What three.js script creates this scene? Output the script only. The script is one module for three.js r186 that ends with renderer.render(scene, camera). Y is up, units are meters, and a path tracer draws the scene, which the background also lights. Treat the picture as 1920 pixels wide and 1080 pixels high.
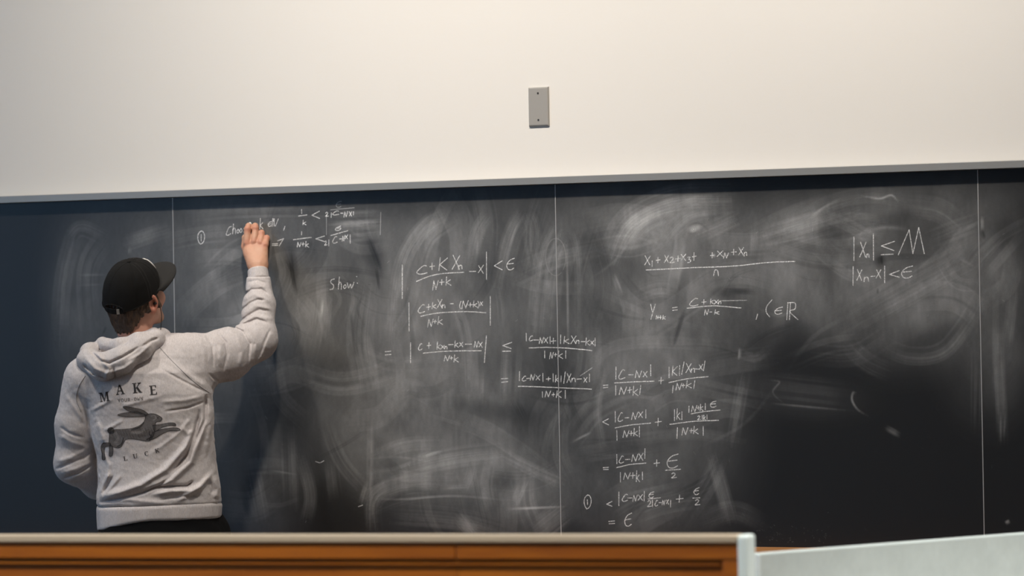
import * as THREE from 'three';
import { mergeGeometries, mergeVertices } from 'three/addons/utils/BufferGeometryUtils.js';
import { RoundedBoxGeometry } from 'three/addons/geometries/RoundedBoxGeometry.js';

// ---------------------------------------------------------------- camera
const FOCAL = 8000, YAW = 0.4876, PITCH = 0.0092, ROLL = 0.0171, DIST = 14.5363;
const scene = new THREE.Scene();
const camera = new THREE.PerspectiveCamera(2 * Math.atan(540 / FOCAL) * 180 / Math.PI, 16 / 9, 0.1, 100);
const EYE = new THREE.Vector3(0.0799 + Math.sin(YAW) * DIST, 1.5758, Math.cos(YAW) * DIST);
const FWD = new THREE.Vector3(-Math.sin(YAW) * Math.cos(PITCH), Math.sin(PITCH), -Math.cos(YAW) * Math.cos(PITCH));
const RGT0 = new THREE.Vector3(Math.cos(YAW), 0, -Math.sin(YAW)), UP0 = RGT0.clone().cross(FWD);
const RGT = RGT0.clone().multiplyScalar(Math.cos(ROLL)).addScaledVector(UP0, -Math.sin(ROLL));
const UPV = UP0.clone().multiplyScalar(Math.cos(ROLL)).addScaledVector(RGT0, Math.sin(ROLL));
camera.matrixAutoUpdate = true;
camera.position.copy(EYE);
camera.quaternion.setFromRotationMatrix(new THREE.Matrix4().makeBasis(RGT, UPV, FWD.clone().negate()));
camera.focus = 14.2;
camera.userData.fStop = 2.8;
scene.add(camera);

// ---------------------------------------------------------------- light
scene.background = new THREE.Color().setRGB(0.36, 0.64, 1.0);      // daylight beyond the window of the left wall
scene.backgroundIntensity = 4.2;
const EXPOSURE = 1.0;
const CEILING = 6.6;
const SPOTS = [ // label, place, aim, half angle, softness, candela
  ['spotlight on the ceiling aimed at the middle of the chalkboard wall', [0.9, 6.3, 3.0], [0.75, 3.2, 0], 36, 1, 106],
  ['spotlight on the ceiling aimed at the left part of the chalkboard', [-2.0, 6.3, 3.0], [-1.4, 1.0, 0.2], 29, 1, 38],
];
const DOWNS = [ // label, place, half angle, softness, candela
  ['downlight over the bench row, the one nearer the window', [-0.2, 6.6, 6.2], 50, 0.35, 165], ['downlight over the bench row, the one farther from the window', [2.6, 6.6, 6.2], 46, 0.3, 100], ['downlight over the right side of the room', [6.0, 6.6, 2.5], 37, 0.15, 330],
  ['downlight over the rear seats, the one nearer the window', [-1, 6.6, 11], 50, 0.5, 80], ['downlight over the rear seats, the one farther from the window', [5, 6.6, 11], 50, 0.5, 80],
];
const LAMP_COLOR = new THREE.Color().setRGB(1.0, 0.93, 0.85);

// ---------------------------------------------------------------- helpers
let seedState = 7;
const rnd = () => { seedState = (seedState + 0x6d2b79f5) | 0; let t = Math.imul(seedState ^ (seedState >>> 15), 1 | seedState); t = (t + Math.imul(t ^ (t >>> 7), 61 | t)) ^ t; return ((t ^ (t >>> 14)) >>> 0) / 4294967296; };
const rr = (a, b) => a + (b - a) * rnd();
const hash3 = (x, y, z) => { let h = Math.imul(x, 374761393) ^ Math.imul(y, 668265263) ^ Math.imul(z, 2147483647 ^ 1274126177); h = Math.imul(h ^ (h >>> 13), 1274126177); return ((h ^ (h >>> 16)) >>> 0) / 4294967296; };
const noise3 = (x, y, z) => {
  const X = Math.floor(x), Y = Math.floor(y), Z = Math.floor(z); x -= X; y -= Y; z -= Z;
  const u = x * x * (3 - 2 * x), v = y * y * (3 - 2 * y), w = z * z * (3 - 2 * z), m = THREE.MathUtils.lerp;
  return m(m(m(hash3(X, Y, Z), hash3(X + 1, Y, Z), u), m(hash3(X, Y + 1, Z), hash3(X + 1, Y + 1, Z), u), v), m(m(hash3(X, Y, Z + 1), hash3(X + 1, Y, Z + 1), u), m(hash3(X, Y + 1, Z + 1), hash3(X + 1, Y + 1, Z + 1), u), v), w) * 2 - 1;
};
const fbm = (x, y, z, n = 4) => { let s = 0, a = 0.5; for (let i = 0; i < n; i++) { s += a * noise3(x, y, z); x = x * 2.03 + 5; y = y * 2.03 + 3; z = z * 2.03 + 9; a *= 0.5; } return s; };
const used = new Map();
const numbered = (name) => { const n = used.get(name) ?? 0; used.set(name, n + 1); return n ? name + '_' + String(n).padStart(3, '0') : name; };
function mesh(name, geometry, material, parent = scene) {
  const m = new THREE.Mesh(geometry, material); m.name = parent === scene ? numbered(name) : name;
  m.castShadow = m.receiveShadow = true; parent.add(m); return m;
}
function part(parent, name, geometry, material) {
  const same = parent.children.filter((c) => c.name.replace(/_\d{3}$/, '') === name).length;
  return mesh(same ? name + '_' + String(same).padStart(3, '0') : name, geometry, material, parent);
}
function thing(name, label, category, at = [0, 0, 0], turn = 0, group) {
  const o = new THREE.Group(); o.name = numbered(name); o.position.set(...at); o.rotation.y = turn; o.userData = { label, category };
  if (group) o.userData.group = group;
  scene.add(o); return o;
}
function structure(name, geometry, material) { const m = mesh(name, geometry, material); m.userData.kind = 'structure'; return m; }
const box = (w, h, d, x = 0, y = 0, z = 0, r = 0) => { const g = r ? new RoundedBoxGeometry(w, h, d, 3, r) : new THREE.BoxGeometry(w, h, d); g.translate(x, y, z); return g; };
const span = (x0, x1, y0, y1, z0, z1, r = 0) => box(x1 - x0, y1 - y0, z1 - z0, (x0 + x1) / 2, (y0 + y1) / 2, (z0 + z1) / 2, r);
// uv in metres by the dominant axis of each face
function metres(g, k = 1) {
  g = g.index ? g.toNonIndexed() : g;
  const p = g.attributes.position, n = g.attributes.normal, uv = new Float32Array(p.count * 2);
  for (let i = 0; i < p.count; i++) {
    const a = [Math.abs(n.getX(i)), Math.abs(n.getY(i)), Math.abs(n.getZ(i))];
    const [u, v] = a[0] > a[1] && a[0] > a[2] ? [p.getZ(i), p.getY(i)] : a[1] > a[2] ? [p.getX(i), p.getZ(i)] : [p.getX(i), p.getY(i)];
    uv[2 * i] = u * k; uv[2 * i + 1] = v * k;
  }
  g.setAttribute('uv', new THREE.BufferAttribute(uv, 2)); return g;
}
function canvas(w, h) { const c = document.createElement('canvas'); c.width = w; c.height = h; return c; }
function pixelTexture(w, h, f, srgb = true) {
  const d = new Uint8Array(w * h * 4);
  for (let y = 0, i = 0; y < h; y++) for (let x = 0; x < w; x++, i += 4) { const c = f(x, y); d[i] = c[0]; d[i + 1] = c[1]; d[i + 2] = c[2]; d[i + 3] = 255; }
  const t = new THREE.DataTexture(d, w, h); t.magFilter = THREE.LinearFilter; t.wrapS = t.wrapT = THREE.RepeatWrapping; if (srgb) t.colorSpace = THREE.SRGBColorSpace; t.needsUpdate = true; return t;
}
const rgb = (r, g, b) => new THREE.Color().setRGB(r, g, b);
const std = (o) => new THREE.MeshStandardMaterial(o);
const phys = (o) => new THREE.MeshPhysicalMaterial(o);
// the ray through a place in the photograph, met with a plane (normal n, through point q)
function meet(px, py, q, n) {
  const d = FWD.clone().multiplyScalar(FOCAL).addScaledVector(RGT, px - 960).addScaledVector(UPV, 540 - py);
  return d.multiplyScalar(q.clone().sub(EYE).dot(n) / d.dot(n)).add(EYE);
}
const ZED = new THREE.Vector3(0, 0, 1), ORIGIN = new THREE.Vector3();
const onBoard = (px, py) => { const p = meet(px, py, ORIGIN, ZED); return [p.x, p.y]; };

// ---------------------------------------------------------------- room shell
const RX0 = -7, RX1 = 10, RZ1 = 16, WALL_Z = -0.03;
const plasterBump = pixelTexture(256, 256, (x, y) => { const v = 128 + 90 * fbm(x / 5, y / 5, 1, 3); return [v, v, v]; }, false);
plasterBump.repeat.set(3, 3);
const plaster = std({ color: rgb(0.80, 0.76, 0.70), roughness: 0.9, bumpMap: plasterBump, bumpScale: 0.00015 });
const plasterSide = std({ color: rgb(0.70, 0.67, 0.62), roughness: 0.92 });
const ceilingPaint = std({ color: rgb(0.78, 0.77, 0.74), roughness: 0.95 });
const floorMap = pixelTexture(512, 512, (x, y) => { const g = 62 + 16 * fbm(x / 9, y / 9, 3, 4) + 10 * (hash3(x, y, 1) - 0.5); return [g + 5, g, g - 6]; });
const carpet = std({ map: floorMap, roughness: 1 });
structure('wall_front', metres(span(RX0 - 0.2, RX1 + 0.2, -0.2, CEILING + 0.2, WALL_Z - 0.2, WALL_Z)), plaster);
structure('wall_right', span(RX1, RX1 + 0.2, -0.2, CEILING + 0.2, WALL_Z, RZ1), plasterSide);
structure('wall_back', span(RX0 - 0.2, RX1 + 0.2, -0.2, CEILING + 0.2, RZ1, RZ1 + 0.2), plasterSide);
structure('floor', metres(span(RX0 - 0.2, RX1 + 0.2, -0.2, 0, WALL_Z, RZ1)), carpet);
structure('ceiling', span(RX0 - 0.2, RX1 + 0.2, CEILING, CEILING + 0.2, WALL_Z, RZ1), ceilingPaint);
const WIN = { z0: 3.4, z1: 11.2, y0: 1.0, y1: 3.2 };
structure('wall_left', mergeGeometries([
  span(RX0 - 0.2, RX0, -0.2, WIN.y0, WALL_Z, RZ1), span(RX0 - 0.2, RX0, WIN.y1, CEILING + 0.2, WALL_Z, RZ1),
  span(RX0 - 0.2, RX0, WIN.y0, WIN.y1, WALL_Z, WIN.z0), span(RX0 - 0.2, RX0, WIN.y0, WIN.y1, WIN.z1, RZ1)]), plasterSide);
{ const w = new THREE.Group(); w.name = 'window_1'; w.userData.kind = 'structure'; scene.add(w);
  const alu = std({ color: rgb(0.5, 0.5, 0.5), roughness: 0.4, metalness: 0.6 });
  const b = [span(RX0 - 0.14, RX0 - 0.06, WIN.y0, WIN.y0 + 0.05, WIN.z0, WIN.z1), span(RX0 - 0.14, RX0 - 0.06, WIN.y1 - 0.05, WIN.y1, WIN.z0, WIN.z1)];
  for (let i = 0; i <= 3; i++) { const z = WIN.z0 + 0.025 + i * (WIN.z1 - WIN.z0 - 0.05) / 3; b.push(span(RX0 - 0.14, RX0 - 0.06, WIN.y0 + 0.05, WIN.y1 - 0.05, z - 0.025, z + 0.025)); }
  part(w, 'window_frame', mergeGeometries(b), alu);
  const glass = phys({ color: rgb(0.97, 0.98, 1), transmission: 1, thickness: 0, roughness: 0.02 });
  for (let i = 0; i < 3; i++) { const s = (WIN.z1 - WIN.z0 - 0.05) / 3, z = WIN.z0 + 0.05 + i * s; part(w, 'pane', span(RX0 - 0.103, RX0 - 0.097, WIN.y0 + 0.05, WIN.y1 - 0.05, z, z + s - 0.05), glass); }
}
// fixtures: each a steel can with a glowing lens, and the light that it gives just in front of the lens
function lamp(at, aim, half, soft, power, radius) {
  const l = new THREE.SpotLight(LAMP_COLOR, power, 0, half * Math.PI / 180, soft, 2); l.name = 'lamp_glow';
  l.position.set(...at); l.target.position.set(...aim); l.castShadow = true; l.shadow.radius = radius / 0.02; l.shadow.mapSize.set(2048, 2048); l.shadow.camera.near = 0.05; scene.add(l, l.target);
}
{ const steel = std({ color: rgb(0.12, 0.12, 0.12), roughness: 0.4, metalness: 0.5 }), white = std({ color: rgb(0.75, 0.75, 0.73), roughness: 0.6 }), glow = std({ color: rgb(0.9, 0.9, 0.9), roughness: 0.8, emissive: LAMP_COLOR, emissiveIntensity: 3 });
  const ring = (pts) => new THREE.LatheGeometry(pts.map(([x, y]) => new THREE.Vector2(x, y)), 32);
  for (const [label, at, aim, half, soft, power] of SPOTS) {
    const t = thing('spotlight', label, 'light', at), dir = new THREE.Vector3(...aim).sub(new THREE.Vector3(...at)).normalize();
    const turn = new THREE.Quaternion().setFromUnitVectors(new THREE.Vector3(0, -1, 0), dir), put = (g) => g.applyQuaternion(turn);
    part(t, 'can', put(ring([[0, 0.3], [0.2, 0.3], [0.22, 0.28], [0.22, 0], [0.205, 0], [0.205, 0.02], [0.19, 0.27], [0, 0.27]])), steel);
    part(t, 'lens', put(new THREE.CylinderGeometry(0.2, 0.2, 0.012, 32).translate(0, 0.03, 0)), glow);
    part(t, 'bracket', mergeGeometries([box(0.05, 0.02, 0.08, 0, CEILING - at[1] - 0.0105, 0), new THREE.CylinderGeometry(0.015, 0.015, CEILING - at[1] - 0.15, 12).translate(0, (CEILING - at[1]) / 2 + 0.06, 0)].map((g) => g.toNonIndexed())), steel);
    lamp(new THREE.Vector3(...at).addScaledVector(dir, 0.02).toArray(), aim, half, soft, power, 0.2);
  }
  for (const [label, at, half, soft, power] of DOWNS) {
    const t = thing('downlight', label, 'light', at);
    part(t, 'trim', ring([[0.17, -0.001], [0.215, -0.001], [0.215, -0.012], [0.2, -0.02], [0.17, -0.016]]), white);
    part(t, 'lens', new THREE.CylinderGeometry(0.168, 0.168, 0.01, 32).translate(0, -0.008, 0), glow);
    lamp([at[0], at[1] - 0.03, at[2]], [at[0], 0, at[2]], half, soft, power, 0.16);
  }
}

// ---------------------------------------------------------------- chalkboard
const BOARD_Y0 = 0.84, BOARD_Y1 = 2.0575, JOINT0 = -1.2799, PANEL_W = 1.5323;
const panels = [-1, 0, 1, 2].map((i) => {
  const c = canvas(2048, 1630), g = c.getContext('2d'); g.fillStyle = '#212121'; g.fillRect(0, 0, c.width, c.height);
  return { x0: JOINT0 + i * PANEL_W - (i < 0 ? 0 : 0), c, g };
});
const BS = 2048 / PANEL_W;
const DUST = [200, 198, 192], SLATE = [31, 31, 32], CHALK = [236, 235, 228];
function stroke(points, width, color, alpha, cap = 'round') { // points in metres on the board
  for (const { x0, g } of panels) {
    if (points.every((p) => p[0] < x0 - 0.2) || points.every((p) => p[0] > x0 + PANEL_W + 0.2)) continue;
    g.strokeStyle = `rgba(${color.join(',')},${alpha})`; g.lineWidth = width * BS; g.lineCap = cap; g.lineJoin = 'round'; g.beginPath();
    points.forEach((p, i) => g[i ? 'lineTo' : 'moveTo']((p[0] - x0) * BS, (BOARD_Y1 - p[1]) * BS)); g.stroke();
  }
}
const spline = (pts, n) => { const c = new THREE.CatmullRomCurve3(pts.map((p) => new THREE.Vector3(p[0], p[1], 0)), false, 'centripetal'); return c.getPoints(n).map((v) => [v.x, v.y]); };
// a soft cloud of dust (or, with SLATE, a wiped place)
function haze(px, py, rx, ry, turn, alpha, color = DUST) {
  const [X, Y] = onBoard(px, py), [X1] = onBoard(px + rx, py), [, Y1] = onBoard(px, py + ry);
  for (const { x0, g } of panels) {
    g.save(); g.translate((X - x0) * BS, (BOARD_Y1 - Y) * BS); g.rotate(turn * Math.PI / 180); g.scale((X1 - X) * BS, (Y - Y1) * BS);
    const f = g.createRadialGradient(0, 0, 0, 0, 0, 1), c = color.join(',');
    for (const [s, a] of [[0, 1], [0.3, 0.9], [0.55, 0.6], [0.8, 0.2], [1, 0]]) f.addColorStop(s, `rgba(${c},${alpha * a})`);
    g.fillStyle = f; g.beginPath(); g.arc(0, 0, 1, 0, 7); g.fill(); g.restore();
  }
}
// one pull of the eraser: many faint streaks side by side
function smudge(points, width, alpha, color = DUST, soft = 1) {
  const path = spline(points.map(([a, b]) => onBoard(a, b)), 28), w = width / 560, n = Math.max(3, Math.round(width * 0.75));
  const side = path.map((p, i) => { const a = path[Math.max(0, i - 1)], b = path[Math.min(28, i + 1)], l = Math.hypot(b[0] - a[0], b[1] - a[1]) || 1; return [-(b[1] - a[1]) / l, (b[0] - a[0]) / l]; });
  let streak = 0.5;
  for (let k = 0; k < n; k++) {
    const o = (k + 0.5) / n * 2 - 1; streak = THREE.MathUtils.clamp(streak + rr(-0.28, 0.28), 0.12, 1);
    const a = alpha * streak * (1 - Math.abs(o) ** 3 * soft), i0 = Math.floor(rr(0, 4)), i1 = 28 - Math.floor(rr(0, 4)), wob = rr(-0.3, 0.3) / n;
    for (let pass = 0; pass < 5; pass++) {
      const s = path.slice(i0 + pass * 2, i1 + 1 - pass * 2).map((p, i) => { const q = side[i + i0 + pass * 2], off = (o + wob) * w / 2; return [p[0] + q[0] * off, p[1] + q[1] * off]; });
      if (s.length > 1) stroke(s, w / n * 2.2, color, a * 0.27, 'butt');
    }
  }
}
// broad dust first
[[215, 540, 150, 240, 0, 0.24], [130, 640, 60, 260, 0, 0.1], [450, 520, 230, 240, 0, 0.36], [400, 430, 160, 80, 0, 0.16], [430, 780, 120, 250, 0, 0.14], [700, 620, 240, 300, 0, 0.34], [900, 560, 260, 260, 0, 0.34],
  [820, 830, 330, 200, 0, 0.3], [1180, 560, 240, 300, 0, 0.32], [1240, 800, 210, 270, 0, 0.3], [1370, 500, 300, 190, 0, 0.34], [1620, 500, 320, 190, -8, 0.32], [1850, 560, 140, 260, 0, 0.26],
  [640, 420, 160, 60, 0, 0.14], [1060, 420, 400, 80, -2, 0.12], [1690, 380, 300, 60, -3, 0.16], [1090, 940, 260, 120, 0, 0.14], [520, 930, 120, 130, 0, 0.12], [1500, 740, 160, 60, 5, 0.12], [860, 840, 300, 170, 0, 0.2], [960, 930, 170, 90, 0, 0.16], [1690, 600, 200, 130, 0, 0.22], [1880, 620, 60, 190, 0, 0.14], [510, 900, 120, 140, 0, 0.16], [450, 640, 150, 150, 0, 0.12], [1260, 420, 150, 60, 0, 0.12], [1240, 690, 200, 120, 0, 0.1]].forEach(([x, y, rx, ry, t, a]) => haze(x, y, rx * 1.08, ry * 1.08, t, a * 1.08));
// wiped, darker places
[[700, 480, 26, 60, -15, 0.4], [548, 500, 14, 50, -6, 0.4], [1120, 470, 26, 70, 0, 0.34], [1180, 500, 50, 60, 0, 0.3], [620, 960, 120, 80, 0, 0.55], [610, 880, 50, 90, 0, 0.3], [1540, 690, 150, 50, 5, 0.4],
  [1490, 640, 40, 60, 20, 0.45], [1760, 630, 90, 26, -20, 0.3], [1360, 550, 40, 14, 4, 0.3], [930, 770, 120, 24, 8, 0.3], [1010, 790, 60, 40, 0, 0.25], [1050, 990, 80, 30, 8, 0.4], [830, 990, 60, 20, -5, 0.3], [940, 900, 40, 30, 0, 0.3],
  [1680, 410, 70, 20, -8, 0.3], [1270, 560, 22, 70, 20, 0.25], [1880, 440, 30, 40, 0, 0.35], [760, 580, 24, 60, 10, 0.25], [1650, 490, 14, 22, 0, 0.35], [560, 830, 40, 160, -10, 0.2]].forEach((a) => haze(...a, SLATE));
// many faint wipes that the dust was left in
for (let i = 0; i < 190; i++) {
  const x = rr(360, 1890), y = rr(410, 980), right = x > 1120; if ((x > 1390 && y > 690) || (x > 550 && x < 700 && y > 880)) continue;
  const turn = (right ? rr(-0.9, 0.5) : rnd() < 0.6 ? rr(1.2, 1.9) : rr(-0.4, 0.3)) + 0.3 * noise3(x / 200, y / 200, 3), l = rr(40, 110), bow = rr(-26, 26), c = Math.cos(turn), s = Math.sin(turn);
  smudge([[x - l * c, y - l * s], [x - bow * s, y + bow * c], [x + l * c, y + l * s]], rr(24, 80), rr(0.02, 0.06), rnd() < 0.64 ? DUST : SLATE);
}
// pulls of the eraser: points, width, strength
const pulls = [
  [[[340, 405], [470, 396], [700, 396]], 34, 0.13], [[[612, 404], [716, 400]], 16, 0.2], [[[614, 425], [716, 420]], 22, 0.22], [[[640, 448], [716, 440]], 18, 0.14], [[[380, 520], [430, 470], [520, 430]], 50, 0.07],
  [[[335, 600], [400, 540], [470, 500]], 70, 0.07], [[[130, 450], [150, 430], [200, 450]], 40, 0.08], [[[110, 660], [120, 520], [140, 435]], 50, 0.1], [[[170, 640], [165, 500], [200, 440]], 60, 0.1], [[[230, 460], [320, 430]], 40, 0.1], [[[145, 516], [200, 514]], 5, 0.3], [[[145, 535], [200, 533]], 4, 0.2],
  [[[244, 462], [243, 478]], 8, 0.4], [[[738, 660], [758, 490], [800, 425], [840, 402]], 40, 0.18], [[[745, 560], [762, 480], [792, 430]], 6, 0.3], [[[772, 530], [800, 445], [852, 405]], 44, 0.16], [[[880, 510], [898, 430], [916, 402]], 34, 0.16],
  [[[935, 560], [962, 440], [986, 397]], 44, 0.2], [[[953, 470], [976, 402]], 4, 0.34], [[[985, 520], [1000, 430], [988, 398]], 34, 0.14], [[[1008, 650], [1028, 480], [1050, 428]], 60, 0.2], [[[1066, 680], [1063, 450]], 6, 0.26], [[[1085, 680], [1082, 470], [1072, 430]], 18, 0.13],
  [[[690, 520], [676, 640], [690, 720]], 70, 0.12], [[[560, 700], [640, 720], [760, 690]], 50, 0.12], [[[880, 640], [885, 760]], 40, 0.1], [[[905, 690], [903, 762]], 8, 0.2], [[[960, 640], [955, 760]], 50, 0.12],
  [[[1146, 495], [1178, 425], [1260, 382], [1372, 376]], 74, 0.2], [[[1162, 475], [1210, 412], [1300, 386]], 50, 0.16], [[[1220, 470], [1290, 400], [1380, 385]], 60, 0.12], [[[1300, 445], [1345, 425], [1388, 405]], 34, 0.18], [[[1148, 510], [1166, 556]], 12, 0.3], [[[1165, 560], [1172, 590]], 8, 0.22],
  [[[1278, 430], [1268, 500], [1256, 560]], 26, 0.26], [[[1415, 425], [1412, 482]], 16, 0.26], [[[1180, 560], [1235, 540], [1270, 545]], 40, 0.12], [[[1190, 640], [1195, 560]], 60, 0.1], [[[1420, 448], [1500, 425], [1620, 385]], 44, 0.18], [[[1428, 462], [1532, 440]], 4, 0.34], [[[1450, 470], [1570, 436]], 20, 0.14],
  [[[1500, 412], [1560, 380], [1640, 366], [1710, 378]], 32, 0.2], [[[1512, 415], [1548, 388], [1580, 372]], 7, 0.26], [[[1610, 366], [1650, 372], [1672, 366], [1685, 378]], 5, 0.3], [[[1600, 440], [1660, 426], [1708, 432]], 8, 0.2], [[[1700, 390], [1760, 400], [1800, 430]], 60, 0.12],
  [[[1740, 450], [1838, 412]], 40, 0.16], [[[1800, 434], [1842, 412]], 8, 0.26], [[[1842, 405], [1842, 436]], 8, 0.3], [[[1792, 480], [1832, 502]], 6, 0.2], [[[1760, 482], [1795, 530], [1840, 535]], 26, 0.14], [[[1640, 640], [1698, 668], [1765, 662], [1812, 610], [1856, 530]], 42, 0.15], [[[1560, 620], [1720, 530], [1836, 470]], 90, 0.1],
  [[[1868, 520], [1867, 762]], 14, 0.2], [[[1870, 600], [1880, 836]], 26, 0.16], [[[1877, 765], [1877, 836]], 5, 0.24], [[[1885, 770], [1882, 830]], 4, 0.2], [[[1902, 540], [1888, 650]], 22, 0.16], [[[1832, 640], [1830, 820]], 26, 0.1], [[[1700, 560], [1790, 560], [1850, 600]], 60, 0.1],
  [[[700, 935], [750, 936], [850, 930], [965, 940]], 5, 0.3], [[[702, 1004], [704, 936], [742, 912], [865, 906]], 44, 0.16], [[[702, 1002], [701, 940], [730, 915]], 7, 0.26], [[[720, 885], [850, 855], [965, 842]], 50, 0.14], [[[690, 862], [760, 836], [835, 832]], 34, 0.13], [[[782, 862], [815, 850], [830, 848]], 7, 0.22],
  [[[835, 782], [900, 802], [1000, 866], [1055, 920]], 40, 0.18], [[[800, 776], [880, 800]], 8, 0.2], [[[940, 955], [1062, 950]], 6, 0.3], [[[930, 846], [1000, 882], [1060, 908]], 26, 0.18], [[[1062, 955], [1000, 1004]], 60, 0.16], [[[696, 740], [692, 1004]], 16, 0.16], [[[856, 962], [892, 1006]], 34, 0.2], [[[730, 965], [860, 975], [960, 1000]], 60, 0.14],
  [[[965, 945], [985, 895]], 24, 0.16], [[[830, 915], [880, 912]], 8, 0.2], [[[560, 850], [580, 930], [572, 980]], 40, 0.12], [[[470, 850], [496, 985]], 34, 0.14], [[[540, 800], [546, 960]], 44, 0.12], [[[620, 860], [630, 940]], 36, 0.1], [[[690, 900], [676, 950]], 18, 0.16], [[[500, 880], [560, 890]], 6, 0.16],
  [[[606, 556], [602, 600]], 5, 0.34], [[[1100, 700], [1140, 655], [1210, 642], [1390, 652]], 26, 0.14], [[[1132, 690], [1120, 770], [1132, 850]], 20, 0.16], [[[1396, 700], [1372, 840]], 30, 0.13], [[[1262, 1000], [1330, 900], [1350, 850]], 50, 0.12], [[[1335, 850], [1372, 985]], 34, 0.14], [[[1388, 652], [1386, 676]], 8, 0.26], [[[1070, 830], [1110, 810]], 6, 0.2],
  [[[1150, 830], [1300, 815], [1400, 830]], 34, 0.1], [[[1060, 740], [1050, 850], [1070, 900]], 40, 0.08], [[[1606, 738], [1600, 736], [1597, 748], [1606, 766], [1632, 784]], 5, 0.3], [[[1436, 756], [1500, 762], [1610, 772]], 5, 0.16], [[[1440, 712], [1462, 716], [1450, 735], [1476, 760]], 6, 0.2], [[[1430, 720], [1600, 740]], 70, 0.03], [[[1658, 800], [1690, 818]], 14, 0.16], [[[1884, 982], [1895, 976]], 9, 0.3],
  [[[1310, 980], [1380, 960], [1440, 990]], 50, 0.06],
];
for (const [pts, w, a] of pulls) smudge(pts, w, a * 0.85);
for (const [pts, w, a] of [[[[688, 440], [716, 512]], 14, 0.3], [[[705, 500], [712, 545]], 8, 0.24], [[[545, 470], [548, 510], [556, 552]], 10, 0.34], [[[536, 485], [550, 515]], 10, 0.3], [[[660, 580], [664, 640]], 12, 0.2], [[[1360, 545], [1420, 548]], 12, 0.24], [[[1285, 575], [1262, 650]], 12, 0.2], [[[1840, 430], [1846, 450]], 8, 0.3], [[[1650, 478], [1652, 498]], 10, 0.4], [[[1646, 540], [1645, 552]], 4, 0.3], [[[1368, 530], [1370, 522]], 3, 0.4], [[[960, 750], [980, 790]], 30, 0.14], [[[200, 610], [192, 630]], 6, 0.3]]) smudge(pts, w, a, SLATE);
haze(1303, 428, 17, 9, -15, 0.55); haze(1300, 432, 8, 5, -15, 0.4); haze(1338, 479, 6, 5, 0, 0.6);

// handwriting: each glyph as strokes in a unit box, y down
const GLYPH = {
  '|': '.5,0 .5,1', '/': '1,0 0,1', '-': '0,.5 1,.45', '_': '0,.5 1,.5', '+': '.5,0 .45,1;0,.55 1,.45', '=': '0,.25 1,.15;.05,.85 1,.75', '<': '1,0 .02,.55 1,1', 'L': '1,0 .02,.3 .95,.62;0,.9 .9,.88',
  'E': '1,.02 .45,.2 .1,.6 .25,.95 .6,1 .95,.85;.2,.52 .9,.45', 'C': '.95,.05 .7,0 .25,.4 0,.8 .2,1 .6,.97 1,.85', 'N': '0,1 .22,.02 .62,.95 1,0', 'M': '0,1 .42,.08 .56,.95 .78,0 1,.95', 'k': '.15,0 0,1;.85,.38 .12,.66 .95,1', 'K': '.15,0 0,1;1,.02 .1,.55 .95,.98', 'x': '.05,.05 .95,1;1,0 0,.95', 'X': '.1,0 .95,1;1,.02 0,1',
  'n': '.05,.15 0,1;.05,.5 .4,.12 .75,.2 .85,.95', 'A': '0,1 .35,.05 .75,.12 .95,1', '1': '.5,0 .5,1', '2': '.05,.2 .4,0 .75,.2 .5,.6 0,.98 1,.9', '3': '.1,.05 .7,.05 .4,.42 .85,.6 .7,.95 .05,1', '(': '.9,0 .2,.4 .15,.7 .6,1', ')': '.1,0 .8,.4 .7,.75 .2,1', 'c': '1,.02 .6,.1 .15,.55 0,.95 .3,1 .9,.8',
  'h': '.25,0 0,1;.05,.62 .5,.4 .75,.55 .8,1', 'o': '.5,.05 .05,.45 .3,1 .85,.75 .8,.2 .5,.05', 's': '.9,.1 .3,.2 .7,.6 .2,1', 'S': '.95,0 .3,.1 .15,.35 .75,.6 .6,.92 0,1', 'w': '0,.1 .2,.95 .48,.3 .66,.95 1,0', 'y': '0,0 .35,.5;1,0 .05,1', ',': '1,0 0,1', 'R': '.1,0 0,1;.32,.02 .22,1;.1,.02 .75,.05 .72,.38 .25,.5 1,1', '>': '0,.35 1,.05 .3,1',
  'O': '.5,0 .1,.2 0,.6 .4,1 .85,.8 1,.35 .7,.02 .4,.05', '.': '.45,.45 .55,.55', 'W': '.12,0 0,.98;.2,.02 .4,.9 .55,.95 1,0;.35,.0 .3,.95', '6': '.9,.05 .15,.55 .1,.95 .7,.9 .95,.5 .3,.55',
};
function glyph(ch, x0, y0, x1, y1, weight = 1, alpha = 0.9) {
  for (const s of GLYPH[ch].split(';')) {
    let pts = s.split(' ').map((q) => q.split(',').map(Number)).map(([u, v]) => onBoard(x0 + u * (x1 - x0) + rr(-0.25, 0.25), y0 + v * (y1 - y0) + rr(-0.25, 0.25)));
    if (pts.length > 2) pts = /[NMxXkKW<L>]/.test(ch) ? pts : spline(pts, 14);
    for (let k = 0; k < 3; k++) { const a = rr(-1, 1) * 0.0005, b = rr(-1, 1) * 0.0005; stroke(pts.map((p) => [p[0] + a, p[1] + b]), (0.0026 + k * 0.0004) * weight, CHALK, alpha * (k === 0 ? 0.6 : 0.35)); }
  }
}
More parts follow.
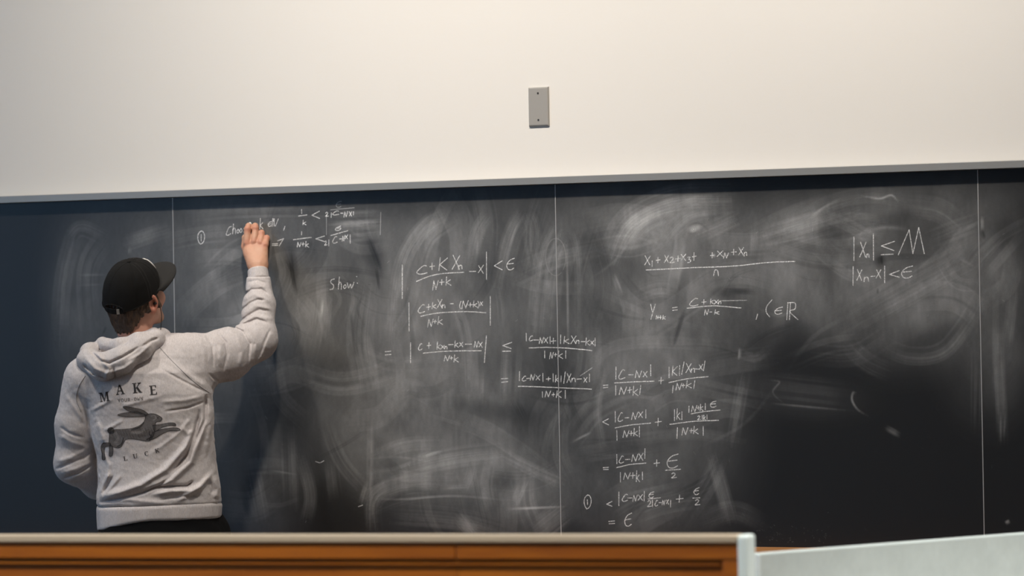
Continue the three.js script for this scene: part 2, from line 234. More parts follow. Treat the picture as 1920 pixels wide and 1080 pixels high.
// lines of writing: a glyph with its box; 'bar' draws a free line through points
const WRITING = `
| 754 497 754.5 559 1.3;C 781.5 498 800.5 514;+ 806 493 814.5 506;K 823 483 839 507;X 848 478.5 862 505;n 859.5 496.5 867.5 504.6;N 811 526 821.5 543.7;+ 824.5 524.5 832.7 534;k 836 518.5 845.8 534.8;- 880 507 892 511;x 897 497 906.5 512;| 911 472.6 913 524;< 926.7 489 941.5 505.8;E 948.3 484 964.3 505.8
| 766 568 768 620.7;C 784 571 796.3 586.7;+ 800 570.4 807.3 580.7;k 810 566.8 818.5 578.7;X 820 561.5 829 577;n 829 570.4 835.4 577.8;- 844.3 567.6 850.2 571;( 861.5 565 865 579;N 866 564 877.8 578.7;+ 878.4 567.4 886 575.7;k 887.3 564.4 895.6 576;) 896 565 899 578;x 900 566 905 573;N 802 598.5 812.6 613.3;+ 813 600 818.5 606;k 821 594 830.4 608.3;| 919 556 920.3 609.5
= 722 657 733 667;| 769 643 771 680 1.1;C 784.4 644.4 791.3 656.3;+ 800.7 642.4 808 653.3;k 819 641.5 826.8 655;x 827.4 647.4 833.3 654;n 834 649 838.7 654.5;- 840.7 644 849.6 648.5;k 852.6 639 860 651;x 861.5 642 867.7 649.8;- 872.4 643 884.3 647.5;N 889 640 897 651.9;x 898 641.5 904.4 651;/ 908 629.6 912 679.4 1.1;N 832.7 666.7 842.8 677;+ 843.7 668.7 849 674;k 851 665.8 860 678.5;L 942.4 642 959.3 660.5
| 986 625.2 987.6 639;C 992 629.6 998.7 639;- 1000.7 635.5 1009.6 640;N 1011 632.6 1019.4 644.4;x 1020 632.6 1027.4 643;| 1031 631 1031.6 644.4;+ 1033.3 634 1042.2 644.4;| 1051 628 1051.4 644.4;k 1057 631 1067.4 644.4;X 1070.4 629.6 1079.9 644.4;n 1080 637 1086.7 644.4;- 1089.6 639 1097 642;k 1098.5 632.6 1106.5 647.4;x 1107.4 639 1113.3 646;| 1115.6 634 1116.4 649;| 1021 657.8 1022 671;N 1030.4 660.7 1037.8 672.6;+ 1039.3 662 1043.7 668;k 1046 657.8 1055.6 672.6;| 1060.6 657.8 1061.2 671.7
= 940 707.5 952 718.5;| 973.5 697 974.5 714;C 979 705 986 714;- 988 708 992.7 711;N 994 702 1002.8 713;x 1005 703.7 1012.6 712.6;| 1017.6 700 1018.4 715.6;+ 1024.4 706.7 1032.4 714;| 1036.6 700.7 1037.6 715.6;k 1041.3 703.7 1048 716;| 1051.8 705 1052.4 715.6;/ 1057 697 1060 718.5;X 1063 700.7 1070.4 717;n 1072 708 1080 716;- 1082 709.5 1090 712;x 1094.7 708 1100.6 717;| 1105 701 1105.6 715.6;| 1016.6 734.8 1017.4 745;N 1022 733 1032.4 744.6;+ 1035 737 1040 743;K 1043 733 1052.6 745.8;| 1059.6 731.9 1060.4 746.7
= 1131 721 1140 728;| 1154 688 1155.6 710.7;C 1160 693.3 1171.7 710.7;- 1178.3 700.5 1186.7 705;N 1191 695 1203.3 708.3;x 1206 696.7 1213.3 706.7;| 1219.6 684 1220.8 705;| 1153.6 722.7 1155 741;N 1161 726 1175 740;+ 1176.7 726 1185 736.7;k 1186.7 723.3 1196.7 741.7;/ 1199.3 722.7 1201 739.3;+ 1235 707.3 1244.3 719.3;| 1254 688.3 1255.6 708.3;K 1260 686.7 1270 704;| 1273.8 685 1274.8 704;/ 1278.3 678.3 1282.7 701.7;X 1286 681.7 1296 698.3;n 1296 690 1303.3 698.3;- 1302.3 690 1310 693.4;x 1310.7 683.3 1317.3 693.3;/ 1319 676.7 1321.7 695;/ 1261 723.3 1262.3 736.7;N 1267.3 718.3 1278.3 731.7;+ 1279 719.3 1284 726;k 1286.7 714 1297.3 727.3;/ 1301 713.3 1303 728.3
< 1129.3 785 1141 796.7;| 1153 771.7 1154.5 791.7;C 1159 774 1167.7 790;- 1171.7 781 1179.3 785.5;N 1184.3 773.3 1196 786.7;x 1197.3 772.3 1205 782.7;| 1210.6 768.3 1211.4 784;| 1156 806.7 1157.4 825.7;N 1168.3 807.3 1179.3 820;+ 1180 808.3 1186.7 816.7;k 1188.3 803.3 1196 817.3;| 1198.6 799.3 1199.6 819.3;+ 1228.3 784 1240 798.3;| 1264 768.3 1265 789;k 1269 766.7 1275.5 786.7;| 1278 771.7 1278.6 786.7;| 1291.4 761.7 1292.2 773.3;N 1296.7 760.7 1306.7 772.7;+ 1307.3 761.7 1311.7 768.3;k 1312.3 758.3 1318.3 770;| 1322 756.7 1322.6 768.3;E 1330.7 751.7 1342.7 763.3;2 1308.3 779.3 1313.3 786.7;| 1316.4 778.5 1317 787;k 1319 778.5 1323 787;| 1325 778 1325.6 786;/ 1269 801.7 1270 821.7;N 1278.3 801.7 1290 816;+ 1293.3 803.3 1299.3 811.7;k 1300.7 799.3 1309.3 813.3;| 1318 799.3 1318.8 816
= 1131 875.5 1140.7 881.5;| 1156 852.3 1156.8 869.3;C 1160.7 855 1169.3 868.3;- 1172.7 859.5 1180.7 864;N 1184.3 851.7 1196 865;x 1197.3 850 1205.7 863.3;| 1208.8 841.7 1209.8 859.3;| 1163 885.7 1164 903.3;N 1169.3 886 1181.7 899;+ 1182.7 886 1190.7 896.7;k 1193.3 882.7 1199.3 903.3;| 1204.4 885 1205 899.3;+ 1226.7 862.3 1236.7 874;E 1248.3 850.7 1271.7 877.3;2 1259 886.7 1268.3 896
O 1095 927.7 1108.4 954.3;1 1101 937 1102 946;< 1137.3 940 1147.3 949.3;| 1160 922.7 1161 948.3;C 1166.7 926.7 1176.7 940;- 1177.3 932 1185 936;N 1186.7 928.3 1195 940;x 1196.7 927.3 1205 938.3;| 1207.4 921 1208.2 939.3;E 1215.7 921.7 1226 933.3;2 1214.3 938.3 1221.7 950;| 1223 937.7 1223.8 950;C 1227.7 937.7 1233.3 948.3;- 1235.5 941 1240 944;N 1241.7 938.3 1247.3 946.7;x 1249.5 937 1253.5 945;| 1257 938.3 1257.6 950.7;+ 1267.7 928.3 1280.7 941.7;E 1300 914 1310.7 927.3;2 1303.3 936.7 1312.3 946.7
= 1141.7 976 1152.3 983;E 1170 961.7 1184.3 986.7
X 1208.8 479.7 1219 496.3;1 1222.4 489 1223 499.4;+ 1230 482.8 1237.8 492.8;X 1245.6 478.8 1253.4 492.2;2 1256 482 1264.4 492.8;+ 1267 479.7 1275.3 490.6;x 1276.9 476.6 1285.6 488;3 1288.8 482 1296.3 492.2;+ 1298 474 1305 488;+ 1332 474 1339 484;x 1344.7 470.3 1355.6 481.3;N 1357 474.4 1366 484.4;+ 1371 467 1380.6 478;X 1384.7 464 1394 478;n 1395 472.5 1401 479.7;A 1337.8 505.6 1347.8 517
y 1219.7 570.3 1228.4 598.4;N 1230 591.5 1235 598;+ 1236 592 1240.5 598;k 1242.5 591 1248 598.4;= 1260.8 575 1270 583;C 1293 559.4 1308.8 573.4;+ 1316 562.5 1323.8 570.3;k 1331.6 560 1338.8 569.7;x 1339.4 562.5 1347 570;n 1347.2 565 1352.5 569.7;N 1320.6 580.6 1328.4 590.6;- 1330.5 583 1335 587;k 1340 581 1348.8 589;, 1418 589 1420.6 599;( 1434.7 562.5 1448.8 594.4;E 1451 575.6 1467 589;R 1475.3 567 1496.3 599.4
| 1601 444.4 1601.6 488.4;X 1612 453.8 1623.8 482;n 1625 475.5 1630 482.8;| 1636 438 1639.4 487.5;L 1652 452.5 1677 480;M 1684 426.6 1733 478
| 1599 500 1600.4 535;X 1606.6 505.6 1616 525.6;n 1620 518.8 1630 527.5;- 1633 516 1641 520;x 1643 505.6 1652 521.9;| 1658 498.4 1659.4 529.7;< 1667.5 507.8 1686 520;E 1687.8 498.4 1711 521.3
O 370.6 433 383.4 458 1.1;1 376.6 440 377.6 452;c 424.7 424.4 434 441.4;h 436 420 443 438.5;o 444 429.4 448.6 437;o 449.5 428 454 436;s 456 427 460 435;k 487 410 493.6 429.4;E 501.7 415.6 508.6 424.4;W 510 410 522 424.4;, 531.7 424 534.4 432
1 565.2 392.8 566 400;k 567.8 412.8 574 421.7;< 584.4 395.6 599 409.4;2 610.5 398 615.7 406;| 620.6 399 621.2 407.6;C 623.8 395.6 635 403;- 638.6 399 642.8 400.6;N 644.6 397 651.7 407;x 655 397 659.5 405;| 662.4 397 662.8 403
= 510 456 520.6 461;> 520.6 446.5 531.7 460.6;1 565.2 434.4 566 440.6;N 557 454.4 564.4 463.3;+ 565.6 454.5 571 461;k 572.8 453 579.4 463.3;< 591.8 442.5 608 452.4;6 627.7 423 640 432;2 609 452 613 460;| 616.4 449.8 617 461;C 623.5 443.5 632 456;- 636.5 447 640.5 449;N 641.8 442.5 646.5 452;x 647 440.4 652 447.7;| 656 440 656.8 456
S 618.6 523 627.5 543;h 634.4 519.7 641.4 542;o 644 533.6 649.7 540.6;w 651 529.4 663.6 540.6;. 667.6 517.6 669.6 519.6;. 669 530 671 532`;
for (const item of WRITING.trim().split(/[\n;]/)) { const [ch, ...v] = item.trim().split(' '); glyph(ch, ...v.slice(0, 4).map(Number), Number(v[4] ?? 1)); }
glyph('E', 629, 377, 640, 389, 1, 0.3);
for (const [a, ...pts] of [
  [0.95, [780.6, 527.7], [803.7, 518.5], [827.4, 513.2], [869.5, 510.5]], [0.9, [788.9, 593.2], [812.6, 588], [848, 584.8], [883.7, 584.6], [911, 586.4]], [0.9, [793.3, 662.2], [824.4, 659.3], [863, 657.8], [902.4, 657.8]], [0.95, [991.9, 652.4], [1026, 651.3], [1070.4, 653.3], [1109.5, 657.2]],
  [0.95, [971.7, 724.4], [1011, 725.3], [1055.6, 727.4], [1109, 729.5]], [0.5, [1088, 704.6], [1110.4, 689.5]], [0.95, [1152.3, 718.3], [1186.7, 716], [1226, 714.7]], [0.95, [1254.3, 717.3], [1290, 710], [1327.7, 706]], [0.9, [1153.3, 802.3], [1183.3, 796.7], [1220, 793.3]], [0.95, [1256, 795.7], [1293.3, 790.7], [1347.3, 788]],
  [0.9, [1295.7, 776], [1320, 771.7], [1350, 768.7]], [0.9, [1156, 876.7], [1183.3, 870.7], [1211, 868.3]], [0.8, [1247.7, 881.7], [1276, 880]], [0.8, [1215, 935.7], [1238.3, 933.3]], [0.8, [1299, 934], [1312.3, 933.3]], [1, [1211.3, 506.3], [1305, 501.6], [1373.8, 499], [1445.6, 491.6], [1490.3, 490.3]],
  [0.95, [1288.4, 578], [1336, 573.4], [1389.4, 577.5]], [0.5, [1350, 564], [1400, 563]], [0.8, [560, 405], [575.6, 403]], [0.4, [620, 393.5], [664, 389.5]], [0.9, [550.3, 449.4], [583.6, 445]], [0.9, [620.4, 441.5], [652, 432.6]], [0.7, [592, 865.5], [600, 867.5], [607, 864]], [0.6, [672, 950], [680, 947]], [0.35, [612, 402], [612, 440]], [0.3, [714, 398], [713, 440]],
]) { const path = spline(pts.map(([x, y]) => onBoard(x, y)), 16); for (let k = 0; k < 3; k++) stroke(path.map((p) => [p[0], p[1] + rr(-1, 1) * 0.0006]), 0.003, CHALK, a * (k ? 0.35 : 0.6)); }
{ const ring = []; for (let i = 0; i <= 24; i++) ring.push(onBoard(1042 + 19 * Math.cos(i / 24 * 6.0 + 1), 482 + 35 * Math.sin(i / 24 * 6.0 + 1))); stroke(ring, 0.004, DUST, 0.22); }
for (let i = 0; i < 60; i++) { const [x, y] = onBoard(rr(1420, 1560), rr(985, 1018)); stroke([[x, y], [x + rr(-0.006, 0.006), y + rr(-0.004, 0.004)]], rr(0.0015, 0.004), DUST, rr(0.04, 0.2)); }
for (let i = 0; i < 160; i++) { const [x, y] = onBoard(rr(340, 1900), rr(380, 1000)); stroke([[x, y], [x + rr(-0.01, 0.01), y + rr(-0.012, 0.012)]], rr(0.0008, 0.002), rnd() < 0.6 ? DUST : SLATE, rr(0.08, 0.3)); }
// grain of the chalk and unevenness of the dust
for (const { c, g, x0 } of panels) {
  const im = g.getImageData(0, 0, c.width, c.height), d = im.data;
  for (let y = 0, i = 0; y < c.height; y++) for (let x = 0; x < c.width; x++, i += 4) {
    const v = d[i], over = Math.max(0, v - 33), X = x + x0 * BS;
    const k = 1 + 0.34 * noise3(X / 2.6, y / 2.6, 1) * (over > 135 ? 1 : 0.12) + (over > 135 ? 0 : 0.13 * noise3(X / 60, y / 90, 2) + 0.06 * noise3(X / 14, y / 30, 5) + 0.22 * noise3(X / 190, y / 210, 8));
    const n = 33 + Math.min(0, v - 33) + over * Math.max(0.1, k); d[i] = n; d[i + 1] = n * 0.995; d[i + 2] = n * 0.985;
  }
  g.putImageData(im, 0, 0);
}
const chalkboard = thing('chalkboard', 'wide dark grey chalkboard with handwritten white formulas and eraser smears', 'chalkboard', [0, 0, 0]);
const railMetal = std({ color: rgb(0.30, 0.295, 0.28), roughness: 0.5, metalness: 0.35 });
const trayWood = std({ color: rgb(0.56, 0.25, 0.08), roughness: 0.45 });
panels.forEach(({ c, x0 }) => {
  const t = new THREE.CanvasTexture(c); t.colorSpace = THREE.SRGBColorSpace; t.anisotropy = 8;
  const g = span(x0 + 0.0012, x0 + PANEL_W - 0.0012, BOARD_Y0 - 0.03, BOARD_Y1 + 0.012, -0.02, 0), p = g.attributes.position, uv = g.attributes.uv;
  for (let i = 0; i < p.count; i++) uv.setXY(i, (p.getX(i) - x0) / PANEL_W, 1 - (BOARD_Y1 - p.getY(i)) * BS / 1630);
  const m = part(chalkboard, 'slate_panel', g, phys({ map: t, roughness: 0.42, specularIntensity: 0.6 }));
});
for (let i = 0; i < 3; i++) { const x = JOINT0 + i * PANEL_W; part(chalkboard, 'joint_strip', span(x - 0.0014, x + 0.0014, BOARD_Y0, BOARD_Y1 + 0.012, -0.019, 0.0012), std({ color: rgb(0.42, 0.41, 0.40), roughness: 0.5, metalness: 0.2 })); }
const BX0 = JOINT0 - PANEL_W, BX1 = JOINT0 + 3 * PANEL_W;
part(chalkboard, 'top_rail', span(BX0 - 0.03, BX1 + 0.03, BOARD_Y1, 2.0825, -0.028, 0.033, 0.002), railMetal);
for (const x of [BX0, BX1]) part(chalkboard, 'side_rail', span(x - 0.03 * (x < 0), x + 0.03 * (x > 0), BOARD_Y0 - 0.03, BOARD_Y1, -0.028, 0.03, 0.002), railMetal);
{ const s = new THREE.Shape([[0, -0.02], [0.075, -0.02], [0.085, -0.01], [0.085, 0.012], [0.074, 0.012], [0.068, 0], [0.012, 0], [0, 0.006]].map(([x, y]) => new THREE.Vector2(x, y)));
  const g = new THREE.ExtrudeGeometry(s, { depth: BX1 - BX0 + 0.06, bevelEnabled: false }); g.rotateY(-Math.PI / 2); // shape x -> z
  g.translate(BX1 + 0.03, 0, 0); g.applyMatrix4(new THREE.Matrix4().makeTranslation(0, BOARD_Y0 - 0.012, 0.001));
  part(chalkboard, 'chalk_tray', g, trayWood); }

// blank plate on the wall above the board
{ const t = thing('wall_plate', 'small grey blank wall plate with two screws above the chalkboard', 'wall plate', [0.181, 2.325, WALL_Z]);
  const w = 0.077, h = 0.133, d = 0.008, e = 0.0055;
  const s = new THREE.Shape([[-w / 2 + e, -h / 2 + e], [w / 2 - e, -h / 2 + e], [w / 2 - e, h / 2 - e], [-w / 2 + e, h / 2 - e]].map(([x, y]) => new THREE.Vector2(x, y)));
  const g = new THREE.ExtrudeGeometry(s, { depth: d - 0.005, bevelEnabled: true, bevelSize: e, bevelThickness: 0.005, bevelSegments: 3 });
  part(t, 'cover', g, std({ color: rgb(0.34, 0.32, 0.29), roughness: 0.55 }));
  for (const y of [-0.0455, 0.0455]) { const c = new THREE.CylinderGeometry(0.0034, 0.0034, 0.0016, 16); c.rotateX(Math.PI / 2); c.translate(0, y, d + 0.0004); const k = part(t, 'screw', c, std({ color: rgb(0.09, 0.08, 0.075), roughness: 0.5, metalness: 0.5 })); part(k, 'slot', box(0.005, 0.0009, 0.0006, 0, y, d + 0.0014), std({ color: rgb(0.01, 0.01, 0.01), roughness: 0.8 })); }
}
// ---------------------------------------------------------------- furniture in front of the camera
function woodTexture(seed, dark, light) {
  return pixelTexture(512, 256, (x, y) => {
    const g = fbm(x / 210, y / 13 + 1.1 * fbm(x / 130, y / 60, seed, 3), seed, 5), f = fbm(x / 26, y / 2.2, seed + 3, 2), t = THREE.MathUtils.clamp(0.5 + 0.75 * g + 0.22 * f, 0, 1);
    return [0, 1, 2].map((k) => dark[k] + (light[k] - dark[k]) * t);
  });
}
const woodMap = woodTexture(3, [128, 66, 8], [182, 106, 22]); woodMap.repeat.set(0.5, 1.1); woodMap.wrapS = woodMap.wrapT = THREE.MirroredRepeatWrapping;
const woodMap2 = woodTexture(11, [134, 70, 9], [190, 114, 25]); woodMap2.repeat.set(0.5, 1.1); woodMap2.wrapS = woodMap2.wrapT = THREE.MirroredRepeatWrapping;
const wood = phys({ map: woodMap, roughness: 0.45, clearcoat: 0.15, clearcoatRoughness: 0.3 }), wood2 = phys({ map: woodMap2, roughness: 0.45, clearcoat: 0.15, clearcoatRoughness: 0.3 });
const beigeLaminate = std({ color: rgb(0.50, 0.42, 0.31), roughness: 0.5 });
const laminateMap = pixelTexture(256, 256, (x, y) => { const g = 8 * fbm(x / 22, y / 22, 4, 4) + 4 * fbm(x / 4, y / 4, 6, 2); return [221 + g, 236 + g, 236 + g]; });
const paleLaminate = std({ map: laminateMap, roughness: 0.5 });
const greyLaminate = std({ color: rgb(0.30, 0.31, 0.29), roughness: 0.6 });
const UPY = new THREE.Vector3(0, 1, 0);
{ // back of the bench row: seen from behind, parallel to the board
  const H = 1.053, A = meet(0, 1003, new THREE.Vector3(0, H, 0), UPY), B = meet(1404, 1003, new THREE.Vector3(0, H, 0), UPY), L = A.distanceTo(B) + 1.6;
  const t = thing('lecture_bench', 'long brown wooden bench back with beige top edge and pale rounded end post', 'bench', [B.x, 0, B.z], Math.atan2(-(B.z - A.z), B.x - A.x));
  const seam = -(B.distanceTo(A)) * (1404 - 865) / 1404 * 0.985, x1 = -0.03, D = 0.06;
  part(t, 'end_post', span(x1, 0, 0, H, -D, 0.002, 0.008), paleLaminate).userData.label = 'pale laminate end post';
  part(t, 'top_edge', span(-L, x1 - 0.0006, H - 0.02, H, -D, 0.001, 0.004), beigeLaminate).userData.label = 'beige laminate top edge';
  part(t, 'rail', metres(span(-L, seam - 0.0008, H - 0.062, H - 0.0205, -D + 0.01, -0.006, 0.003)), wood);
  part(t, 'rail', metres(span(seam + 0.0008, x1 - 0.0006, H - 0.062, H - 0.0205, -D + 0.01, -0.006, 0.003)), wood2);
  part(t, 'stile', metres(span(x1 - 0.042, x1 - 0.0006, 0.1, H - 0.0625, -D + 0.01, -0.008, 0.003)), wood2);
  for (const [a, b, m] of [[-L, seam - 0.001, wood], [seam + 0.001, x1 - 0.0425, wood2]]) part(t, 'back_panel', metres(span(a, b, 0.1, H - 0.0625, -D + 0.012, -0.02)), m);
  part(t, 'bead', metres(span(-L, x1 - 0.046, H - 0.078, H - 0.066, -0.0195, -0.012, 0.003)), wood2);
  part(t, 'seat', metres(span(-L, x1, 0.43, 0.46, -D - 0.42, -D, 0.006)), wood);
  for (const x of [-0.1, -L / 2, -L + 0.1]) part(t, 'leg', span(x - 0.03, x + 0.03, 0, 0.43, -D - 0.38, -D - 0.02), greyLaminate);
  part(t, 'plinth', span(-L, x1 - 0.001, 0, 0.1, -D + 0.015, -0.024), greyLaminate);
}
{ // pale ledge that runs from the bench towards the board
  const H = 0.96, A = meet(1404, 1037, new THREE.Vector3(0, H, 0), UPY), B = meet(1920, 997, new THREE.Vector3(0, H, 0), UPY), L = A.distanceTo(B) + 0.25;
  const t = thing('side_ledge', 'pale greenish white laminate ledge running from the wooden bench towards the chalkboard', 'ledge', [A.x, 0, A.z], Math.atan2(-(B.z - A.z), B.x - A.x));
  part(t, 'ledge_board', metres(span(0, L, H - 0.137, H, 0.0, 0.04, 0.006)), paleLaminate);
  part(t, 'lower_panel', metres(span(0.02, L - 0.02, 0.08, H - 0.1375, 0.012, 0.03)), greyLaminate);
  for (const x of [0.03, L - 0.08]) part(t, 'foot', span(x, x + 0.05, 0, 0.08, 0.004, 0.036), greyLaminate);
}

// ---------------------------------------------------------------- signed distance fields and their meshing
const smin = (a, b, k) => { const h = Math.max(k - Math.abs(a - b), 0) / k; return Math.min(a, b) - h * h * k * 0.25; };
const smax = (a, b, k) => -smin(-a, -b, k);
function capsule(p, a, b) { // a, b = [x, y, z, radius]
  const dx = b[0] - a[0], dy = b[1] - a[1], dz = b[2] - a[2], ex = p[0] - a[0], ey = p[1] - a[1], ez = p[2] - a[2];
  const h = Math.min(1, Math.max(0, (ex * dx + ey * dy + ez * dz) / (dx * dx + dy * dy + dz * dz + 1e-12)));
  return Math.hypot(ex - dx * h, ey - dy * h, ez - dz * h) - (a[3] + (b[3] - a[3]) * h);
}
function chain(p, pts, k) { let d = 1e9; for (let i = 1; i < pts.length; i++) d = i === 1 ? capsule(p, pts[0], pts[1]) : smin(d, capsule(p, pts[i - 1], pts[i]), k); return d; }
function ellipsoid(p, c, r) {
  const x = p[0] - c[0], y = p[1] - c[1], z = p[2] - c[2], k0 = Math.hypot(x / r[0], y / r[1], z / r[2]), k1 = Math.hypot(x / r[0] ** 2, y / r[1] ** 2, z / r[2] ** 2);
  return k1 < 1e-9 ? -Math.min(...r) : k0 * (k0 - 1) / k1;
}
// surface nets over a box, the vertices then pulled onto the field
function polygonise(f, lo, hi, h, tint) {
  const n = [0, 1, 2].map((i) => Math.ceil((hi[i] - lo[i]) / h) + 2), [nx, ny, nz] = n, v = new Float32Array(nx * ny * nz), B = 4, at = (i, j, k) => (k * ny + j) * nx + i, p = [0, 0, 0];
  const val = (i, j, k) => { p[0] = lo[0] + i * h; p[1] = lo[1] + j * h; p[2] = lo[2] + k * h; return f(p); };
  for (let k0 = 0; k0 < nz; k0 += B) for (let j0 = 0; j0 < ny; j0 += B) for (let i0 = 0; i0 < nx; i0 += B) {
    const d = val(i0 + 1.5, j0 + 1.5, k0 + 1.5), far = Math.abs(d) > h * 4.2 + 0.016;
    for (let k = k0; k < Math.min(nz, k0 + B); k++) for (let j = j0; j < Math.min(ny, j0 + B); j++) for (let i = i0; i < Math.min(nx, i0 + B); i++) v[at(i, j, k)] = far ? d : val(i, j, k);
  }
  const cell = new Int32Array(nx * ny * nz).fill(-1), pos = [], idx = [];
  for (let k = 0; k < nz - 1; k++) for (let j = 0; j < ny - 1; j++) for (let i = 0; i < nx - 1; i++) {
    let sx = 0, sy = 0, sz = 0, c = 0;
    const s = v[at(i, j, k)] < 0; let mixed = false;
    for (let q = 1; q < 8 && !mixed; q++) mixed = (v[at(i + (q & 1), j + ((q >> 1) & 1), k + (q >> 2))] < 0) !== s;
    if (!mixed) continue;
    for (let q = 0; q < 8; q++) for (const bit of [1, 2, 4]) if (!(q & bit)) {
      const r = q | bit, a = v[at(i + (q & 1), j + ((q >> 1) & 1), k + (q >> 2))], b = v[at(i + (r & 1), j + ((r >> 1) & 1), k + (r >> 2))];
      if ((a < 0) !== (b < 0)) { const t = a / (a - b); sx += (q & 1) + t * ((r & 1) - (q & 1)); sy += ((q >> 1) & 1) + t * (((r >> 1) & 1) - ((q >> 1) & 1)); sz += (q >> 2) + t * ((r >> 2) - (q >> 2)); c++; }
    }
    cell[at(i, j, k)] = pos.length / 3; pos.push(lo[0] + (i + sx / c) * h, lo[1] + (j + sy / c) * h, lo[2] + (k + sz / c) * h);
  }
  const quad = (a, b, c, d, flip) => { if (a < 0 || b < 0 || c < 0 || d < 0) return; flip ? idx.push(a, c, b, a, d, c) : idx.push(a, b, c, a, c, d); };
  for (let k = 1; k < nz - 1; k++) for (let j = 1; j < ny - 1; j++) for (let i = 1; i < nx - 1; i++) {
    const s = v[at(i, j, k)] < 0;
    if (s !== v[at(i + 1, j, k)] < 0) quad(cell[at(i, j - 1, k - 1)], cell[at(i, j, k - 1)], cell[at(i, j, k)], cell[at(i, j - 1, k)], !s);
    if (s !== v[at(i, j + 1, k)] < 0) quad(cell[at(i - 1, j, k - 1)], cell[at(i - 1, j, k)], cell[at(i, j, k)], cell[at(i, j, k - 1)], !s);
    if (s !== v[at(i, j, k + 1)] < 0) quad(cell[at(i - 1, j - 1, k)], cell[at(i, j - 1, k)], cell[at(i, j, k)], cell[at(i - 1, j, k)], !s);
  }
  const N = pos.length / 3, P = new Float32Array(pos), M = new Float32Array(N * 3), C = tint && new Float32Array(N * 3), UV = new Float32Array(N * 2), e = h * 0.4, q = [0, 0, 0];
  const grad = (x, y, z) => { const g = [0, 0, 0]; for (let a = 0; a < 3; a++) { q[0] = x; q[1] = y; q[2] = z; q[a] += e; const u = f(q); q[a] -= 2 * e; g[a] = (u - f(q)) / (2 * e); } return g; };
  for (let i = 0; i < N; i++) {
    let [x, y, z] = [P[3 * i], P[3 * i + 1], P[3 * i + 2]];
    let g = grad(x, y, z);
    for (let r = 0; r < 1; r++) { q[0] = x; q[1] = y; q[2] = z; const d = THREE.MathUtils.clamp(f(q), -h, h) / Math.max(0.25, g[0] ** 2 + g[1] ** 2 + g[2] ** 2); x -= d * g[0]; y -= d * g[1]; z -= d * g[2]; g = grad(x, y, z); }
    const l = Math.hypot(...g) || 1; P.set([x, y, z], 3 * i); M.set([g[0] / l, g[1] / l, g[2] / l], 3 * i); UV.set([x, y], 2 * i);
    if (tint) C.set(tint([x, y, z], [g[0] / l, g[1] / l, g[2] / l]), 3 * i);
  }
  const o = new THREE.BufferGeometry(); o.setAttribute('position', new THREE.BufferAttribute(P, 3)); o.setAttribute('normal', new THREE.BufferAttribute(M, 3)); o.setAttribute('uv', new THREE.BufferAttribute(UV, 2));
  if (tint) o.setAttribute('color', new THREE.BufferAttribute(C, 3));
  o.setIndex(idx); return o;
}
function tube(points, r, sides = 8, steps = 40) { return new THREE.TubeGeometry(new THREE.CatmullRomCurve3(points.map((p) => new THREE.Vector3(...p)), false, 'centripetal'), steps, r, sides, false); }

// ---------------------------------------------------------------- the person, in a frame whose x runs across his back and z towards the seats
const PYAW = 0.5725, PO = new THREE.Vector3(-1.059, 0, 0.508), PX = new THREE.Vector3(Math.cos(PYAW), 0, -Math.sin(PYAW)), PZ = new THREE.Vector3(Math.sin(PYAW), 0, Math.cos(PYAW));
const person = thing('person', 'person in grey hooded sweatshirt and black cap writing on the chalkboard with raised right hand', 'person', PO.toArray(), PYAW);
const L = (px, py, z = 0, ...r) => { const w = meet(px, py, PO.clone().addScaledVector(PZ, z), PZ).sub(PO); return [w.dot(PX), w.y, z, ...r]; };
const LL = (a) => a.map((q) => L(...q));
const toWorld = (p) => PO.clone().addScaledVector(PX, p[0]).addScaledVector(PZ, p[2]).setY(p[1]);

// cloth relief: ridges and creases along lines across the back and the sleeves [height, width in mm, points...]
const wrinkle = (list, boost = () => 1) => list.map(([h, w, ...pts]) => { const c = pts.map(([x, y]) => L(x, y)), xs = c.map((p) => p[0]), ys = c.map((p) => p[1]), s = w / 1000 * (h < 0 ? 0.62 : 0.85); h *= (h < 0 ? 0.85 : 0.75) * boost(Math.abs(h)); return { h, s, c, box: [Math.min(...xs) - 3 * s, Math.max(...xs) + 3 * s, Math.min(...ys) - 3 * s, Math.max(...ys) + 3 * s] }; });
function relief(p, list) {
  let d = 0;
  for (const f of list) {
    if (p[0] < f.box[0] || p[0] > f.box[1] || p[1] < f.box[2] || p[1] > f.box[3]) continue;
    let best = 1e9, along = 0; const n = f.c.length - 1;
    for (let i = 0; i < n; i++) { const a = f.c[i], b = f.c[i + 1], ux = b[0] - a[0], uy = b[1] - a[1], ex = p[0] - a[0], ey = p[1] - a[1], t = Math.min(1, Math.max(0, (ex * ux + ey * uy) / (ux * ux + uy * uy))), q = Math.hypot(ex - ux * t, ey - uy * t); if (q < best) { best = q; along = (i + t) / n; } }
    d += f.h * Math.exp(-((best / f.s) ** 2)) * Math.min(1, 5 * along + 0.15, 5 * (1 - along) + 0.15);
  }
  return d;
}
